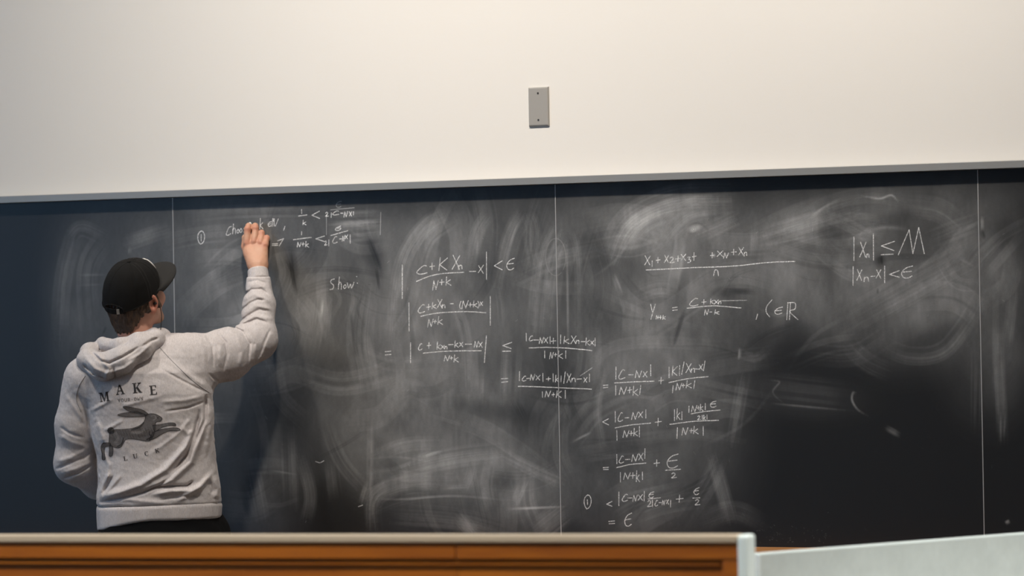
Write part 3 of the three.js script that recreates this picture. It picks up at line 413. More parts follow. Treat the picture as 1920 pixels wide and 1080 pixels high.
const BACK_FOLDS = wrinkle([
  [0.011, 13, [186, 931], [225, 920], [264, 906], [310, 878], [347, 838], [366, 800]], [-0.009, 9, [190, 940], [235, 930], [268, 921], [300, 906], [318, 893]], [0.010, 14, [262, 915], [321, 897], [357, 864], [376, 812], [386, 765]],
  [-0.009, 9, [290, 912], [312, 909], [350, 908], [362, 900]], [-0.008, 10, [322, 884], [350, 850], [366, 806], [374, 770]], [0.008, 11, [285, 924], [320, 918], [357, 917], [380, 906]], [-0.006, 8, [300, 934], [340, 928], [365, 928]], [0.007, 11, [330, 936], [370, 915], [398, 884]],
  [-0.007, 10, [386, 742], [384, 786], [362, 836]], [0.006, 12, [396, 760], [393, 800], [384, 850]], [0.006, 8, [207, 884], [195, 905], [187, 927]], [-0.005, 6, [213, 890], [203, 908], [192, 930]], [0.005, 8, [228, 888], [208, 912], [190, 930]],
  [0.004, 9, [190, 840], [205, 870], [200, 900]], [0.004, 10, [184, 790], [195, 830]], [-0.004, 7, [310, 770], [350, 764], [385, 752]], [0.004, 9, [300, 752], [345, 750], [380, 742]], [0.004, 8, [340, 800], [352, 812], [360, 806]], [0.003, 8, [170, 770], [215, 745]], [0.003, 8, [196, 806], [232, 786]],
  [-0.004, 7, [300, 690], [345, 715], [385, 735]], [0.005, 10, [310, 672], [352, 702], [392, 728]], [0.004, 9, [215, 930], [260, 936], [310, 940]], [0.006, 12, [400, 890], [408, 915], [404, 935]], [-0.004, 8, [392, 900], [398, 925]], [0.003, 9, [230, 760], [300, 742]], [0.003, 8, [280, 850], [330, 815], [360, 780]],
], (h) => h > 0.0065 ? 1.75 : 1.15);
const SLEEVE_FOLDS = wrinkle([
  [-0.009, 8, [458, 552], [475, 542], [492, 541], [509, 553]], [0.006, 9, [458, 562], [478, 551], [512, 566]], [-0.008, 8, [454, 582], [472, 567], [486, 561], [500, 562]], [0.006, 9, [452, 592], [480, 573], [512, 580]], [-0.009, 8, [450, 604], [470, 590], [488, 579], [508, 583]], [0.007, 9, [449, 610], [478, 592], [515, 598]],
  [-0.008, 8, [442, 610], [462, 606], [484, 598], [505, 606]], [0.007, 10, [440, 606], [465, 618], [482, 645], [478, 672]], [-0.009, 8, [430, 608], [455, 622], [469, 645], [466, 682]], [0.007, 10, [424, 612], [446, 632], [455, 660], [448, 694]], [-0.008, 8, [407, 622], [423, 642], [426, 664], [419, 694]], [0.006, 10, [400, 622], [414, 645], [412, 690]],
  [-0.006, 8, [386, 628], [398, 650], [400, 690]], [0.004, 9, [372, 634], [382, 655], [384, 690]], [0.005, 9, [500, 640], [494, 668], [476, 688]], [-0.005, 8, [508, 618], [498, 640], [488, 668]], [-0.005, 7, [466, 528], [485, 524], [503, 530]], [0.004, 7, [466, 536], [485, 531], [505, 540]], [-0.004, 7, [390, 700], [410, 716], [430, 712]],
  // left sleeve
  [-0.007, 9, [104, 880], [128, 870], [160, 858], [172, 846]], [0.006, 10, [106, 866], [135, 857], [168, 840]], [-0.007, 8, [118, 898], [145, 888], [172, 872]], [0.005, 9, [114, 888], [140, 880], [172, 866]], [-0.005, 9, [112, 800], [130, 812], [155, 820]], [0.005, 10, [108, 815], [135, 830], [165, 838]], [-0.005, 8, [130, 908], [160, 900], [178, 890]], [0.004, 10, [122, 740], [140, 765], [160, 790]], [-0.004, 8, [146, 735], [158, 770], [166, 800]],
]);
const SECTIONS = [[1010, 300, 0.209, 0.150, 0], [940, 298, 0.213, 0.155, 0], [900, 297, 0.208, 0.150, 0.002], [860, 293, 0.203, 0.142, 0.004], [800, 285, 0.212, 0.142, 0.01], [740, 280, 0.214, 0.148, 0.012], [700, 273, 0.196, 0.142, 0.006], [672, 266, 0.152, 0.115, -0.008], [648, 262, 0.098, 0.092, -0.02], [628, 260, 0.066, 0.072, -0.03]]
  .map(([py, px, w, d, z]) => { const p = L(px, py); return { y: p[1], x: p[0], w, d, z }; });
function trunk(p, grow = 0) {
  const S = SECTIONS, y = Math.min(S[S.length - 1].y, Math.max(S[0].y, p[1])); let i = 0; while (i < S.length - 2 && y > S[i + 1].y) i++;
  const a = S[i], b = S[i + 1], t = (y - a.y) / (b.y - a.y), u = t * t * (3 - 2 * t) * 0.5 + t * 0.5, m = (k) => a[k] + (b[k] - a[k]) * u, w = m('w') + grow, d = m('d') + grow;
  const f = (Math.abs((p[0] - m('x')) / w) ** 2.4 + Math.abs((p[2] - m('z')) / d) ** 2.4) ** (1 / 2.4);
  return (f - 1) * Math.min(w, d);
}
const R_ARM = LL([[342, 684, -0.01, 0.094], [424, 665, -0.085, 0.086], [481, 637, -0.165, 0.068], [486, 574, -0.215, 0.052], [485, 518, -0.262, 0.041]]);
const L_ARM = LL([[163, 714, -0.01, 0.082], [147, 800, -0.045, 0.076], [141, 868, -0.07, 0.068], [185, 903, -0.14, 0.056], [250, 898, -0.2, 0.046]]);
const YOKE = [LL([[232, 672, -0.02, 0.055], [166, 708, 0, 0.078]]), LL([[290, 662, -0.02, 0.065], [345, 680, -0.01, 0.092]])];
const Y_HEM = L(300, 946)[1], Y_BOTTOM = L(300, 975)[1];
function sweatshirtShape(p, skin = 0) {
  let d = trunk(p, -skin);
  d = smax(d, p[1] - SECTIONS[9].y, 0.03); d = smin(d, chain(p, YOKE[0], 0.03) + skin, 0.05); d = smin(d, chain(p, YOKE[1], 0.03) + skin, 0.05);
  d = smin(d, chain(p, R_ARM, 0.03) + skin, 0.055);
  return smin(d, chain(p, L_ARM, 0.03) + skin, 0.014);
}
const clothNoise = (p) => 0.0035 * fbm(p[0] * 16 + 3, p[1] * 20, p[2] * 16, 3) + 0.0011 * fbm(p[0] * 55, p[1] * 70 + p[0] * 30, p[2] * 55, 2);
function sweatshirt(p) {
  const base = sweatshirtShape(p);
  let d = smax(base, Y_HEM - p[1], 0.012);
  if (Math.abs(d) < 0.03) d -= clothNoise(p) + 0.85 * relief(p, SLEEVE_FOLDS) + (p[2] > -0.06 ? relief(p, BACK_FOLDS) * Math.min(1, (p[2] + 0.06) / 0.06) : 0);
  return smax(d, (R_ARM[4][1] - 0.004) > 0 && p[0] > 0.28 ? p[1] - R_ARM[4][1] + 0.002 : -1, 0.006);
}
const heather = pixelTexture(256, 256, (x, y) => { const g = 128 + 46 * (hash3(x, y, 3) - 0.5) * (0.5 + hash3(x >> 1, y >> 2, 4)) + 26 * fbm(x / 3, y / 7, 2, 2); return [g, g, g]; }, false);
heather.repeat.set(9, 9);
const heatherColor = pixelTexture(256, 256, (x, y) => { const g = 194 + 22 * (hash3(x, y >> 1, 8) - 0.5) + 14 * fbm(x / 4, y / 9, 5, 3); return [g + 3, g - 4, g - 6]; });
heatherColor.repeat.set(7, 7);
const fleece = phys({ map: heatherColor, roughness: 0.95, bumpMap: heather, bumpScale: 0.0007, sheen: 0.3, sheenRoughness: 0.6, sheenColor: rgb(0.9, 0.9, 0.9) });
const ribBump = pixelTexture(64, 8, (x) => { const g = 128 + 100 * Math.sin(x / 64 * Math.PI * 16); return [g, g, g]; }, false); ribBump.repeat.set(20, 20);
const ribbing = phys({ map: heatherColor, roughness: 0.95, bumpMap: ribBump, bumpScale: 0.0004, sheen: 0.3, sheenRoughness: 0.6, sheenColor: rgb(0.9, 0.9, 0.9) });
const CELL = 0.0034;
const hoodie = part(person, 'hooded_sweatshirt', polygonise(sweatshirt, [-0.4, Y_HEM - 0.03, -0.34], [0.5, 1.83, 0.26], CELL), fleece);
hoodie.userData.label = 'heather grey hooded sweatshirt';
// waistband and cuffs
const bottomAt = (x) => Y_BOTTOM - 0.036 * Math.max(0, -(x - 0.0) / 0.18) ** 1.6 + 0.002;
part(hoodie, 'waistband', polygonise((p) => {
  let d = trunk(p, 0.002) - 0.003 * fbm(p[0] * 25, p[1] * 12, p[2] * 25, 2);
  d = smax(d, p[1] - Y_HEM - 0.004 - 0.01 * (p[2] > 0 ? Math.sin(p[0] * 9) * 0.4 : 0), 0.016); d = smax(d, bottomAt(p[0]) - p[1], 0.014); return d;
}, [-0.25, Y_BOTTOM - 0.08, -0.2], [0.3, Y_HEM + 0.03, 0.2], 0.005), ribbing);
const CUFFS = [LL([[485.2, 524, -0.258, 0.0375], [483, 505, -0.272, 0.0355]]), LL([[240, 898, -0.19, 0.045], [268, 896, -0.215, 0.04]])];
CUFFS.forEach((c) => part(hoodie, 'cuff', polygonise((p) => { const u = [c[1][0] - c[0][0], c[1][1] - c[0][1], c[1][2] - c[0][2]], l = Math.hypot(...u), s = ((p[0] - c[1][0]) * u[0] + (p[1] - c[1][1]) * u[1] + (p[2] - c[1][2]) * u[2]) / l; return smax(smax(capsule(p, c[0], c[1]), s, 0.008), -s - l - 0.004, 0.008); }, [0, 1, 2].map((i) => Math.min(c[0][i], c[1][i]) - 0.055), [0, 1, 2].map((i) => Math.max(c[0][i], c[1][i]) + 0.055), 0.003), ribbing));
// the hood, lying collapsed on the back
const HOOD_OUT = LL([[196, 652, -0.075, 0.026], [170, 662, -0.01, 0.03], [166, 676, 0.06, 0.034], [192, 688, 0.118, 0.042], [226, 677, 0.134, 0.042], [262, 655, 0.112, 0.036], [290, 637, 0.05, 0.028], [304, 633, -0.03, 0.026], [290, 648, -0.09, 0.024]]);
const HOOD_IN = LL([[205, 650, -0.08, 0.018], [192, 644, -0.02, 0.018], [200, 648, 0.05, 0.02], [226, 648, 0.085, 0.024], [258, 637, 0.08, 0.022], [288, 626, 0.03, 0.016], [298, 628, -0.04, 0.016], [285, 640, -0.1, 0.018]]);
const HOOD_FOLDS = wrinkle([[-0.008, 7, [172, 660], [190, 676], [206, 680], [232, 668], [262, 650]], [0.006, 9, [160, 668], [178, 690], [200, 700], [235, 690], [270, 660]], [-0.006, 7, [156, 682], [176, 700], [200, 708]], [-0.005, 6, [214, 690], [216, 712]], [0.005, 8, [182, 662], [205, 690], [200, 712]], [-0.007, 7, [266, 650], [284, 638], [296, 634]], [0.004, 7, [240, 676], [262, 664], [285, 644]]]);
part(hoodie, 'hood', polygonise((p) => {
  let d = smin(chain(p, HOOD_OUT, 0.03), chain(p, HOOD_IN, 0.02), 0.010);
  if (Math.abs(d) < 0.03) d -= 0.004 * fbm(p[0] * 22, p[1] * 30, p[2] * 22, 3) + (p[2] > 0 ? 1.6 * relief(p, HOOD_FOLDS) : 0);
  return d;
}, [-0.28, 1.36, -0.16], [0.1, 1.64, 0.21], 0.0036), fleece);
// sewn raglan seams, laid on the cloth
const onCloth = (px, py, lift) => { const p = L(px, py, 0.3); let z = 0.3; for (let i = 0; i < 70; i++) { p[2] = z; const d = sweatshirt(p); if (d < 0.0004) break; z -= Math.max(0.0006, d * 0.6); } return [p[0], p[1], z + lift]; };
for (const line of [[[300, 652], [318, 672], [340, 694], [366, 718], [394, 738]], [[158, 706], [146, 726], [141, 750], [150, 775]]]) {
  const c = spline(line, 20); part(hoodie, 'seam', tube(c.map(([x, y]) => onCloth(x, y, 0.0003)), 0.0012, 6, 60), std({ color: rgb(0.30, 0.285, 0.275), roughness: 1 }));
}
// print on the back
{ const K = 7, X0 = 180, Y0 = 708, W = 166, H = 168, c = canvas(W * K, H * K), g = c.getContext('2d');
  g.scale(K, K); g.translate(-X0, -Y0); g.fillStyle = '#fff'; g.textAlign = 'center'; g.textBaseline = 'alphabetic';
  const ink = (a) => `rgba(255,255,255,${a})`, letter = (ch, x, y, size, turn, sx = 1) => { g.save(); g.translate(x, y); g.rotate(turn * Math.PI / 180); g.scale(sx, 1); g.font = `bold ${size}px serif`; g.fillText(ch, 0, 0); g.restore(); };
  g.fillStyle = ink(0.92);
  letter('M', 196, 754.5, 25, -9, 0.86); letter('A', 225.5, 741, 26, -7, 0.86); letter('K', 257.5, 738, 27, -6, 0.92); letter('E', 288, 741.5, 25, -6, 0.95);
  g.fillStyle = ink(0.7); g.save(); g.translate(245, 753.5); g.rotate(-0.085); g.font = 'bold 8.6px monospace'; g.letterSpacing = '1px'; g.fillText('YOUR·OWN', 0, 0); g.letterSpacing = '0px'; g.restore();
  g.fillStyle = ink(0.9); letter('L', 235, 866, 11.5, -9, 1.1); letter('U', 254, 862, 12, -10, 1.05); letter('C', 275, 856.5, 11.5, -12, 1.05); letter('K', 295.5, 851, 11.5, -14, 1.05);
  const m = ([x, y]) => [160 + x / 4.91, 680 + y / 4.91], path = (pts, close = true) => { g.beginPath(); pts.map(m).forEach((q, i) => g[i ? 'lineTo' : 'moveTo'](...q)); if (close) g.closePath(); }, curve = (pts) => spline(pts, pts.length * 6);
  const hare = [
    [[578, 478], [530, 445], [450, 424], [345, 412], [372, 440], [450, 466], [560, 492]], [[562, 486], [470, 458], [380, 466], [295, 489], [360, 506], [470, 505], [560, 496]],
    [[556, 492], [592, 478], [640, 480], [690, 504], [708, 522], [692, 546], [655, 554], [645, 580], [640, 640], [600, 724], [560, 732], [500, 722], [430, 712], [372, 718], [352, 742], [330, 782], [298, 798], [246, 786], [215, 765], [216, 700], [220, 660], [250, 630], [330, 624], [420, 615], [490, 592], [540, 550]],
    [[620, 585], [700, 575], [775, 562], [828, 568], [834, 590], [790, 586], [710, 604], [640, 640]], [[620, 650], [690, 626], [760, 612], [850, 610], [878, 628], [850, 637], [780, 637], [710, 664], [640, 706], [590, 722]],
    [[224, 752], [190, 750], [152, 760], [138, 790], [146, 850], [152, 912], [176, 906], [170, 840], [176, 792], [230, 778]], [[216, 770], [244, 780], [242, 872], [218, 876], [214, 820]],
  ];
  g.fillStyle = ink(0.62); for (const p of hare) { path(curve([...p, p[0]])); g.fill(); }
  g.beginPath(); g.arc(...m([230, 636]), 6.6, 0, 7); g.fillStyle = ink(0.85); g.fill();
  g.lineWidth = 1.1; g.strokeStyle = ink(0.95); g.lineJoin = 'round'; for (const p of hare) { path(curve([...p, p[0]])); g.stroke(); }
  g.strokeStyle = ink(0.4); g.lineWidth = 0.55; // hatching of the woodcut
  for (let i = 0; i < 90; i++) { const x = 240 + i * 4.2, y = 640 + 40 * Math.sin(i) * 0.6 + (i > 60 ? 10 : 30); path([[x, y - 16], [x + 18, y + 22]], false); g.stroke(); }
  g.strokeStyle = ink(0.85); g.lineWidth = 2.2; path(curve([[590, 640], [590, 670], [610, 690], [560, 720]]), false); g.stroke(); path(curve([[350, 700], [330, 760], [290, 785]]), false); g.stroke(); path(curve([[540, 560], [500, 600], [420, 628]]), false); g.stroke();
  g.fillStyle = ink(0.95); g.beginPath(); g.arc(...m([668, 516]), 1.3, 0, 7); g.fill();
  g.globalCompositeOperation = 'destination-out'; g.lineWidth = 1.6; g.strokeStyle = 'rgba(0,0,0,0.4)'; path(curve([[600, 500], [640, 495], [650, 520], [620, 540]]), false); g.stroke(); path(curve([[270, 650], [300, 700], [270, 750]]), false); g.lineWidth = 5; g.strokeStyle = 'rgba(0,0,0,0.25)'; g.stroke(); path(curve([[420, 650], [500, 650], [545, 620]]), false); g.stroke(); path(curve([[400, 480], [480, 482], [540, 488]]), false); g.lineWidth = 2.5; g.stroke();
  g.globalCompositeOperation = 'source-over';
  const im = g.getImageData(0, 0, c.width, c.height), d = im.data;
  for (let i = 0; i < d.length; i += 4) { const x = (i / 4) % c.width, y = Math.floor(i / 4 / c.width), a = d[i + 3] * (0.86 + 0.3 * (noise3(x / 3, y / 3, 1) * 0.5)); d[i] = d[i + 1] = d[i + 2] = Math.min(255, a); d[i + 3] = 255; }
  g.setTransform(1, 0, 0, 1, 0, 0); g.putImageData(im, 0, 0);
  const t = new THREE.CanvasTexture(c), NX = 92, NY = 94, pos = [], uv = [], idx = [];
  for (let j = 0; j <= NY; j++) for (let i = 0; i <= NX; i++) { pos.push(...onCloth(X0 + W * i / NX, Y0 + H * j / NY, 0.0012)); uv.push(i / NX, 1 - j / NY); }
  for (let j = 0; j < NY; j++) for (let i = 0; i < NX; i++) { const a = j * (NX + 1) + i, b = a + NX + 1; idx.push(a, b, a + 1, a + 1, b, b + 1); }
  const q = new THREE.BufferGeometry(); q.setAttribute('position', new THREE.Float32BufferAttribute(pos, 3)); q.setAttribute('uv', new THREE.Float32BufferAttribute(uv, 2)); q.setIndex(idx); q.computeVertexNormals();
  part(hoodie, 'printed_graphic', q, std({ color: rgb(0.012, 0.010, 0.011), roughness: 0.9, alphaMap: t, transparent: true })).userData.label = 'dark print of a leaping hare between the words MAKE YOUR OWN and LUCK';
}

// head: x to his left, y up, z along the gaze
const HYAW = 0.85, HPITCH = 0.34, HROLL = 0.16, CAP_TILT = 0.02, HC = L(251, 557, -0.012);
const HF = new THREE.Vector3(Math.sin(HYAW) * Math.cos(HPITCH), Math.sin(HPITCH), -Math.cos(HYAW) * Math.cos(HPITCH)), HL = new THREE.Vector3(-Math.cos(HYAW), 0, -Math.sin(HYAW)), HU = HF.clone().cross(HL);
HL.applyAxisAngle(HF, HROLL); HU.applyAxisAngle(HF, HROLL);
const HEAD = new THREE.Matrix4().makeBasis(HL, HU, HF).setPosition(...HC), HEAD_IN = HEAD.clone().invert();
const inHead = (p) => new THREE.Vector3(...p).applyMatrix4(HEAD_IN).toArray();
const NECK = [[0, -0.055, -0.03, 0.056], [...inHead(L(258, 642, -0.025)), 0.062]];
const EAR = (p, s) => { // s = -1 right, +1 left
  const x = (p[0] - s * 0.083) * s, y = p[1] + 0.012, z = p[2] - 0.004, zz = z * 0.9 + x * 0.44, xx = x * 0.9 - z * 0.44;
  const ry = y > 0 ? 0.029 : 0.031, rz = y > 0 ? 0.0185 : 0.0145 + 0.004 * (1 + y / 0.031), r = Math.hypot(y / ry, zz / rz), rim = Math.hypot((r - 0.84) * 0.019, xx - 0.0045) - 0.0048;
  const shell = Math.max((r - 0.9) * 0.016, Math.abs(xx + 0.002 + 0.004 * (1 - r)) - 0.0028);
  return smin(smin(rim, shell, 0.006), Math.hypot(xx, y + 0.027, zz - 0.001) - 0.0075, 0.006);
};
function headShape(p, ears = true) {
  const ax = Math.abs(p[0]), q = [ax, p[1], p[2]];
  let d = ellipsoid(p, [0, 0.03, -0.013], [0.076, 0.086, 0.096]);
  d = smin(d, ellipsoid(p, [0, -0.03, 0.04], [0.062, 0.085, 0.058]), 0.03);
  d = smin(d, capsule(q, [0.052, -0.055, 0.008, 0.02], [0.018, -0.1, 0.078, 0.02]), 0.028);
  d = smin(d, capsule(q, [0.052, -0.055, 0.008, 0.022], [0.06, 0.0, 0.0, 0.02]), 0.03);
  d = smin(d, Math.hypot(ax - 0.046, p[1] + 0.02, p[2] - 0.066) - 0.026, 0.025);
  d = smin(d, Math.hypot(p[0], p[1] + 0.103, p[2] - 0.082) - 0.018, 0.02);
  d = smin(d, capsule(q, [0.008, 0.03, 0.09, 0.013], [0.04, 0.028, 0.078, 0.011]), 0.018);
  d = smax(d, -(Math.hypot(ax - 0.031, (p[1] - 0.008) * 1.2, p[2] - 0.1) - 0.016), 0.012);
  d = smin(d, Math.hypot(ax - 0.031, p[1] - 0.008, p[2] - 0.081) - 0.0125, 0.003);
  d = smin(d, capsule(p, [0, 0.014, 0.095, 0.008], [0, -0.028, 0.116, 0.011]), 0.012);
  d = smin(d, Math.hypot(ax - 0.012, p[1] + 0.033, p[2] - 0.104) - 0.008, 0.007);
  d = smin(d, capsule(q, [0, -0.058, 0.1, 0.0075], [0.02, -0.061, 0.09, 0.004]), 0.008); d = smin(d, capsule(q, [0, -0.07, 0.099, 0.008], [0.018, -0.067, 0.09, 0.004]), 0.008);
  d = smax(d, -(capsule(q, [0, -0.064, 0.112, 0.0035], [0.024, -0.063, 0.096, 0.002])), 0.004);
  if (ears) d = smin(d, EAR(p, p[0] < 0 ? -1 : 1), 0.006);
  return smin(d, capsule(p, NECK[0], NECK[1]), 0.03);
}
const SKIN = [0.64, 0.35, 0.25];
const headTint = (p) => {
  let c = SKIN.slice(); const ear = Math.max(0, 1 - Math.max(0, EAR(p, p[0] < 0 ? -1 : 1)) / 0.008) * (Math.abs(p[0]) > 0.076 ? 1 : 0), ax = Math.abs(p[0]);
  const to = (k, t) => { for (let i = 0; i < 3; i++) c[i] += (k[i] - c[i]) * t; };
  to([0.5, 0.16, 0.10], 0.7 * ear); to([0.6, 0.26, 0.2], 0.5 * Math.exp(-((Math.hypot(ax - 0.045, p[1] + 0.03, p[2] - 0.08) / 0.028) ** 2)));
  to([0.6, 0.25, 0.17], 0.35 * Math.min(1, Math.max(0, (-p[1] - 0.055) / 0.05)) * (p[2] < 0.03 ? 1 : 0)); to([0.42, 0.27, 0.16], 0.4 * Math.min(1, Math.max(0, (-p[1] - 0.04) / 0.05)) * (p[2] > 0.045 ? 1 : 0));
  if (Math.hypot(ax - 0.031, p[1] - 0.008, p[2] - 0.081) < 0.0135) c = Math.hypot(ax - 0.031, p[1] - 0.008) < 0.0052 ? [0.05, 0.06, 0.05] : [0.7, 0.66, 0.62];
  if (p[2] > 0.092 && Math.abs(p[1] + 0.064) < 0.011 && ax < 0.022) to([0.5, 0.17, 0.14], 0.7);
  if (p[1] > 0.028 && p[1] < 0.036 && ax > 0.012 && ax < 0.046 && p[2] > 0.07) to([0.12, 0.07, 0.04], 0.8);
  return c;
};
const skinPaint = phys({ vertexColors: true, roughness: 0.55, sheen: 0.15, sheenRoughness: 0.5, sheenColor: rgb(1, 0.7, 0.6) });
const headGeometry = polygonise(headShape, [-0.115, -0.2, -0.13], [0.115, 0.13, 0.14], 0.003, headTint); headGeometry.applyMatrix4(HEAD);

// hands: chains of [place..., radius]
function handShape(p, h) {
  let d = 1e9;
  for (const c of h.palm) d = smin(d, chain(p, c, 0.01), 0.018);
  for (const c of h.fingers) d = Math.min(d, d === 1e9 ? d : smin(d, chain(p, c, 0.005), 0.0045));
  return d - 0.001 * fbm(p[0] * 90, p[1] * 90, p[2] * 90, 2);
}
const RW = [[484.5, 515, -0.268, 0.029], [484, 500, -0.281, 0.0275]];
const R_HAND = {
  palm: [LL([[484.5, 522, -0.262, 0.03], RW[0], RW[1]]), ...[[464, 459, -0.322, 0.0128], [477, 456, -0.316, 0.0128], [488, 457, -0.31, 0.012], [497, 461, -0.304, 0.0112]].map((k, i) => LL([[478 + i * 4, 497, -0.283, 0.0215], k])), LL([[474, 492, -0.29, 0.019], [465, 474, -0.312, 0.017]])],
  fingers: [
    [[463.5, 456, -0.318, 0.0138], [464, 430, -0.325, 0.0116], [466, 423.5, -0.333, 0.0098], [469, 429, -0.338, 0.0086]],
    [[477, 453, -0.312, 0.0138], [479, 428, -0.326, 0.0116], [478.5, 423.5, -0.332, 0.0098], [474, 431, -0.337, 0.0086]],
    [[488, 455, -0.306, 0.0128], [490.5, 437, -0.326, 0.0108], [487, 440, -0.332, 0.0094], [482, 447, -0.334, 0.0082]],
    [[497, 459, -0.301, 0.012], [500.5, 446, -0.318, 0.0096], [498, 449, -0.322, 0.0084], [493, 455, -0.324, 0.0074]],
    [[466, 480, -0.312, 0.0145], [459, 462, -0.338, 0.0125], [459.5, 446, -0.338, 0.0108], [466, 436, -0.34, 0.009]],
  ].map(LL),
};
const mix3 = (a, b, t) => a.map((v, i) => v + (b[i] - v) * t);
const handTint = (h) => (p) => { let k = 0; for (const c of h.fingers) for (const j of [0, 1]) k = Math.max(k, Math.exp(-((Math.hypot(p[0] - c[j][0], p[1] - c[j][1], p[2] - c[j][2] - 0.008) / 0.014) ** 2))); return mix3([0.60, 0.33, 0.215], [0.52, 0.19, 0.12], 0.75 * k + 0.12 * noise3(p[0] * 60, p[1] * 60, p[2] * 60)); };
const around = (h, m) => { const all = [...h.palm, ...h.fingers].flat(); return [[0, 1, 2].map((i) => Math.min(...all.map((q) => q[i])) - m), [0, 1, 2].map((i) => Math.max(...all.map((q) => q[i])) + m)]; };
const rightHand = polygonise((p) => handShape(p, R_HAND), ...around(R_HAND, 0.04), 0.0024, handTint(R_HAND));
// left hand resting against the belly, fingers half curled
const LH = (x, y, z, r) => [0.0 + x, L(290, 897)[1] + y, -0.225 + z, r];
const L_HAND = {
  palm: [[LH(-0.05, 0, 0.02, 0.028), LH(-0.02, 0, 0.005, 0.026)], ...[0.026, 0.009, -0.009, -0.026].map((v) => [LH(-0.012, v * 0.7, 0.003, 0.018), LH(0.055, v, -0.006, 0.0125)])],
  fingers: [...[[0.026, 0.04], [0.009, 0.045], [-0.009, 0.042], [-0.026, 0.033]].map(([v, l]) => [LH(0.055, v, -0.006, 0.0112), LH(0.055 + l, v, -0.001, 0.0098), LH(0.068 + l, v, 0.018, 0.0088), LH(0.058 + l, v, 0.034, 0.008)]), [LH(-0.005, 0.022, -0.004, 0.014), LH(0.03, 0.048, -0.012, 0.012), LH(0.055, 0.054, -0.012, 0.0105), LH(0.075, 0.052, -0.008, 0.009)]],
};
const leftHand = polygonise((p) => handShape(p, L_HAND), ...around(L_HAND, 0.04), 0.003, handTint(L_HAND));
const LEGS = [-1, 1].map((s) => [[0.035 + s * 0.095, 0.86, 0.0, 0.105], [0.03 + s * 0.11, 0.48, -0.012, 0.072], [0.03 + s * 0.12, 0.1, 0.02, 0.05]]);
const bodyGeometry = polygonise((p) => {
  let d = smax(smax(trunk(p, -0.03), p[1] - SECTIONS[9].y - 0.02, 0.02), 0.84 - p[1], 0.05);
  d = smin(d, chain(p, R_ARM.map((q) => [q[0], q[1], q[2], q[3] * 0.62]), 0.03), 0.04); d = smin(d, chain(p, L_ARM.map((q) => [q[0], q[1], q[2], q[3] * 0.62]), 0.03), 0.03);
  for (const l of LEGS) d = smin(d, chain(p, l.map((q) => [q[0], q[1], q[2], q[3] * 0.8]), 0.04), 0.05);
  return d;
}, [-0.36, 0.03, -0.31], [0.46, 1.66, 0.17], 0.012, () => SKIN);
part(person, 'body', mergeGeometries([headGeometry, rightHand, leftHand, bodyGeometry]), skinPaint);

// hair under the cap
const hairMap = (p) => { const a = Math.atan2(p[0], -p[2] - 0.01), s = noise3(a * 22 + p[1] * 40, p[1] * 40, 2) + 0.9 * noise3(a * 75 + p[1] * 90, p[1] * 60, 5), k = THREE.MathUtils.clamp(0.42 + 0.3 * s, 0, 1); return mix3([0.022, 0.012, 0.007], [0.16, 0.085, 0.043], k * k * 0.9 + 0.04); };
const hairGeometry = polygonise((p) => {
  const ax = Math.abs(p[0]), a = Math.atan2(p[0], -p[2] - 0.01);
  let d = headShape(p, false) - (0.003 + 0.0105 * THREE.MathUtils.smoothstep(-p[1], -0.02, 0.03) - 0.0075 * THREE.MathUtils.smoothstep(-p[1], 0.05, 0.105)) + 0.0024 * noise3(a * 13 + p[1] * 30, p[1] * 55, 2) + 0.001 * noise3(a * 55 + p[1] * 60, p[1] * 120, 6);
  const low = -0.1 + 0.062 * THREE.MathUtils.smoothstep(p[2], -0.1, -0.02), front = p[1] > -0.03 ? 0.046 - 0.1 * Math.max(0, 0.012 - p[1]) : -0.014;
  d = smax(d, low + 0.006 * noise3(a * 26, 1, 1) - p[1], 0.008); d = smax(d, p[1] - 0.022, 0.008);
  const nearEar = Math.hypot((p[1] + 0.012) / 0.036, (p[2] - 0.006) / 0.021);
  d = smax(d, ax > 0.055 ? (1 - nearEar) * 0.02 : -1, 0.004);
  return smax(d, p[2] - (p[1] > -0.04 ? 0.043 : -0.012), 0.006);
}, [-0.115, -0.14, -0.14], [0.115, 0.07, 0.08], 0.0026, hairMap); hairGeometry.applyMatrix4(HEAD);
part(person, 'hair', hairGeometry, std({ vertexColors: true, roughness: 0.6 })).userData.label = 'short brown hair';

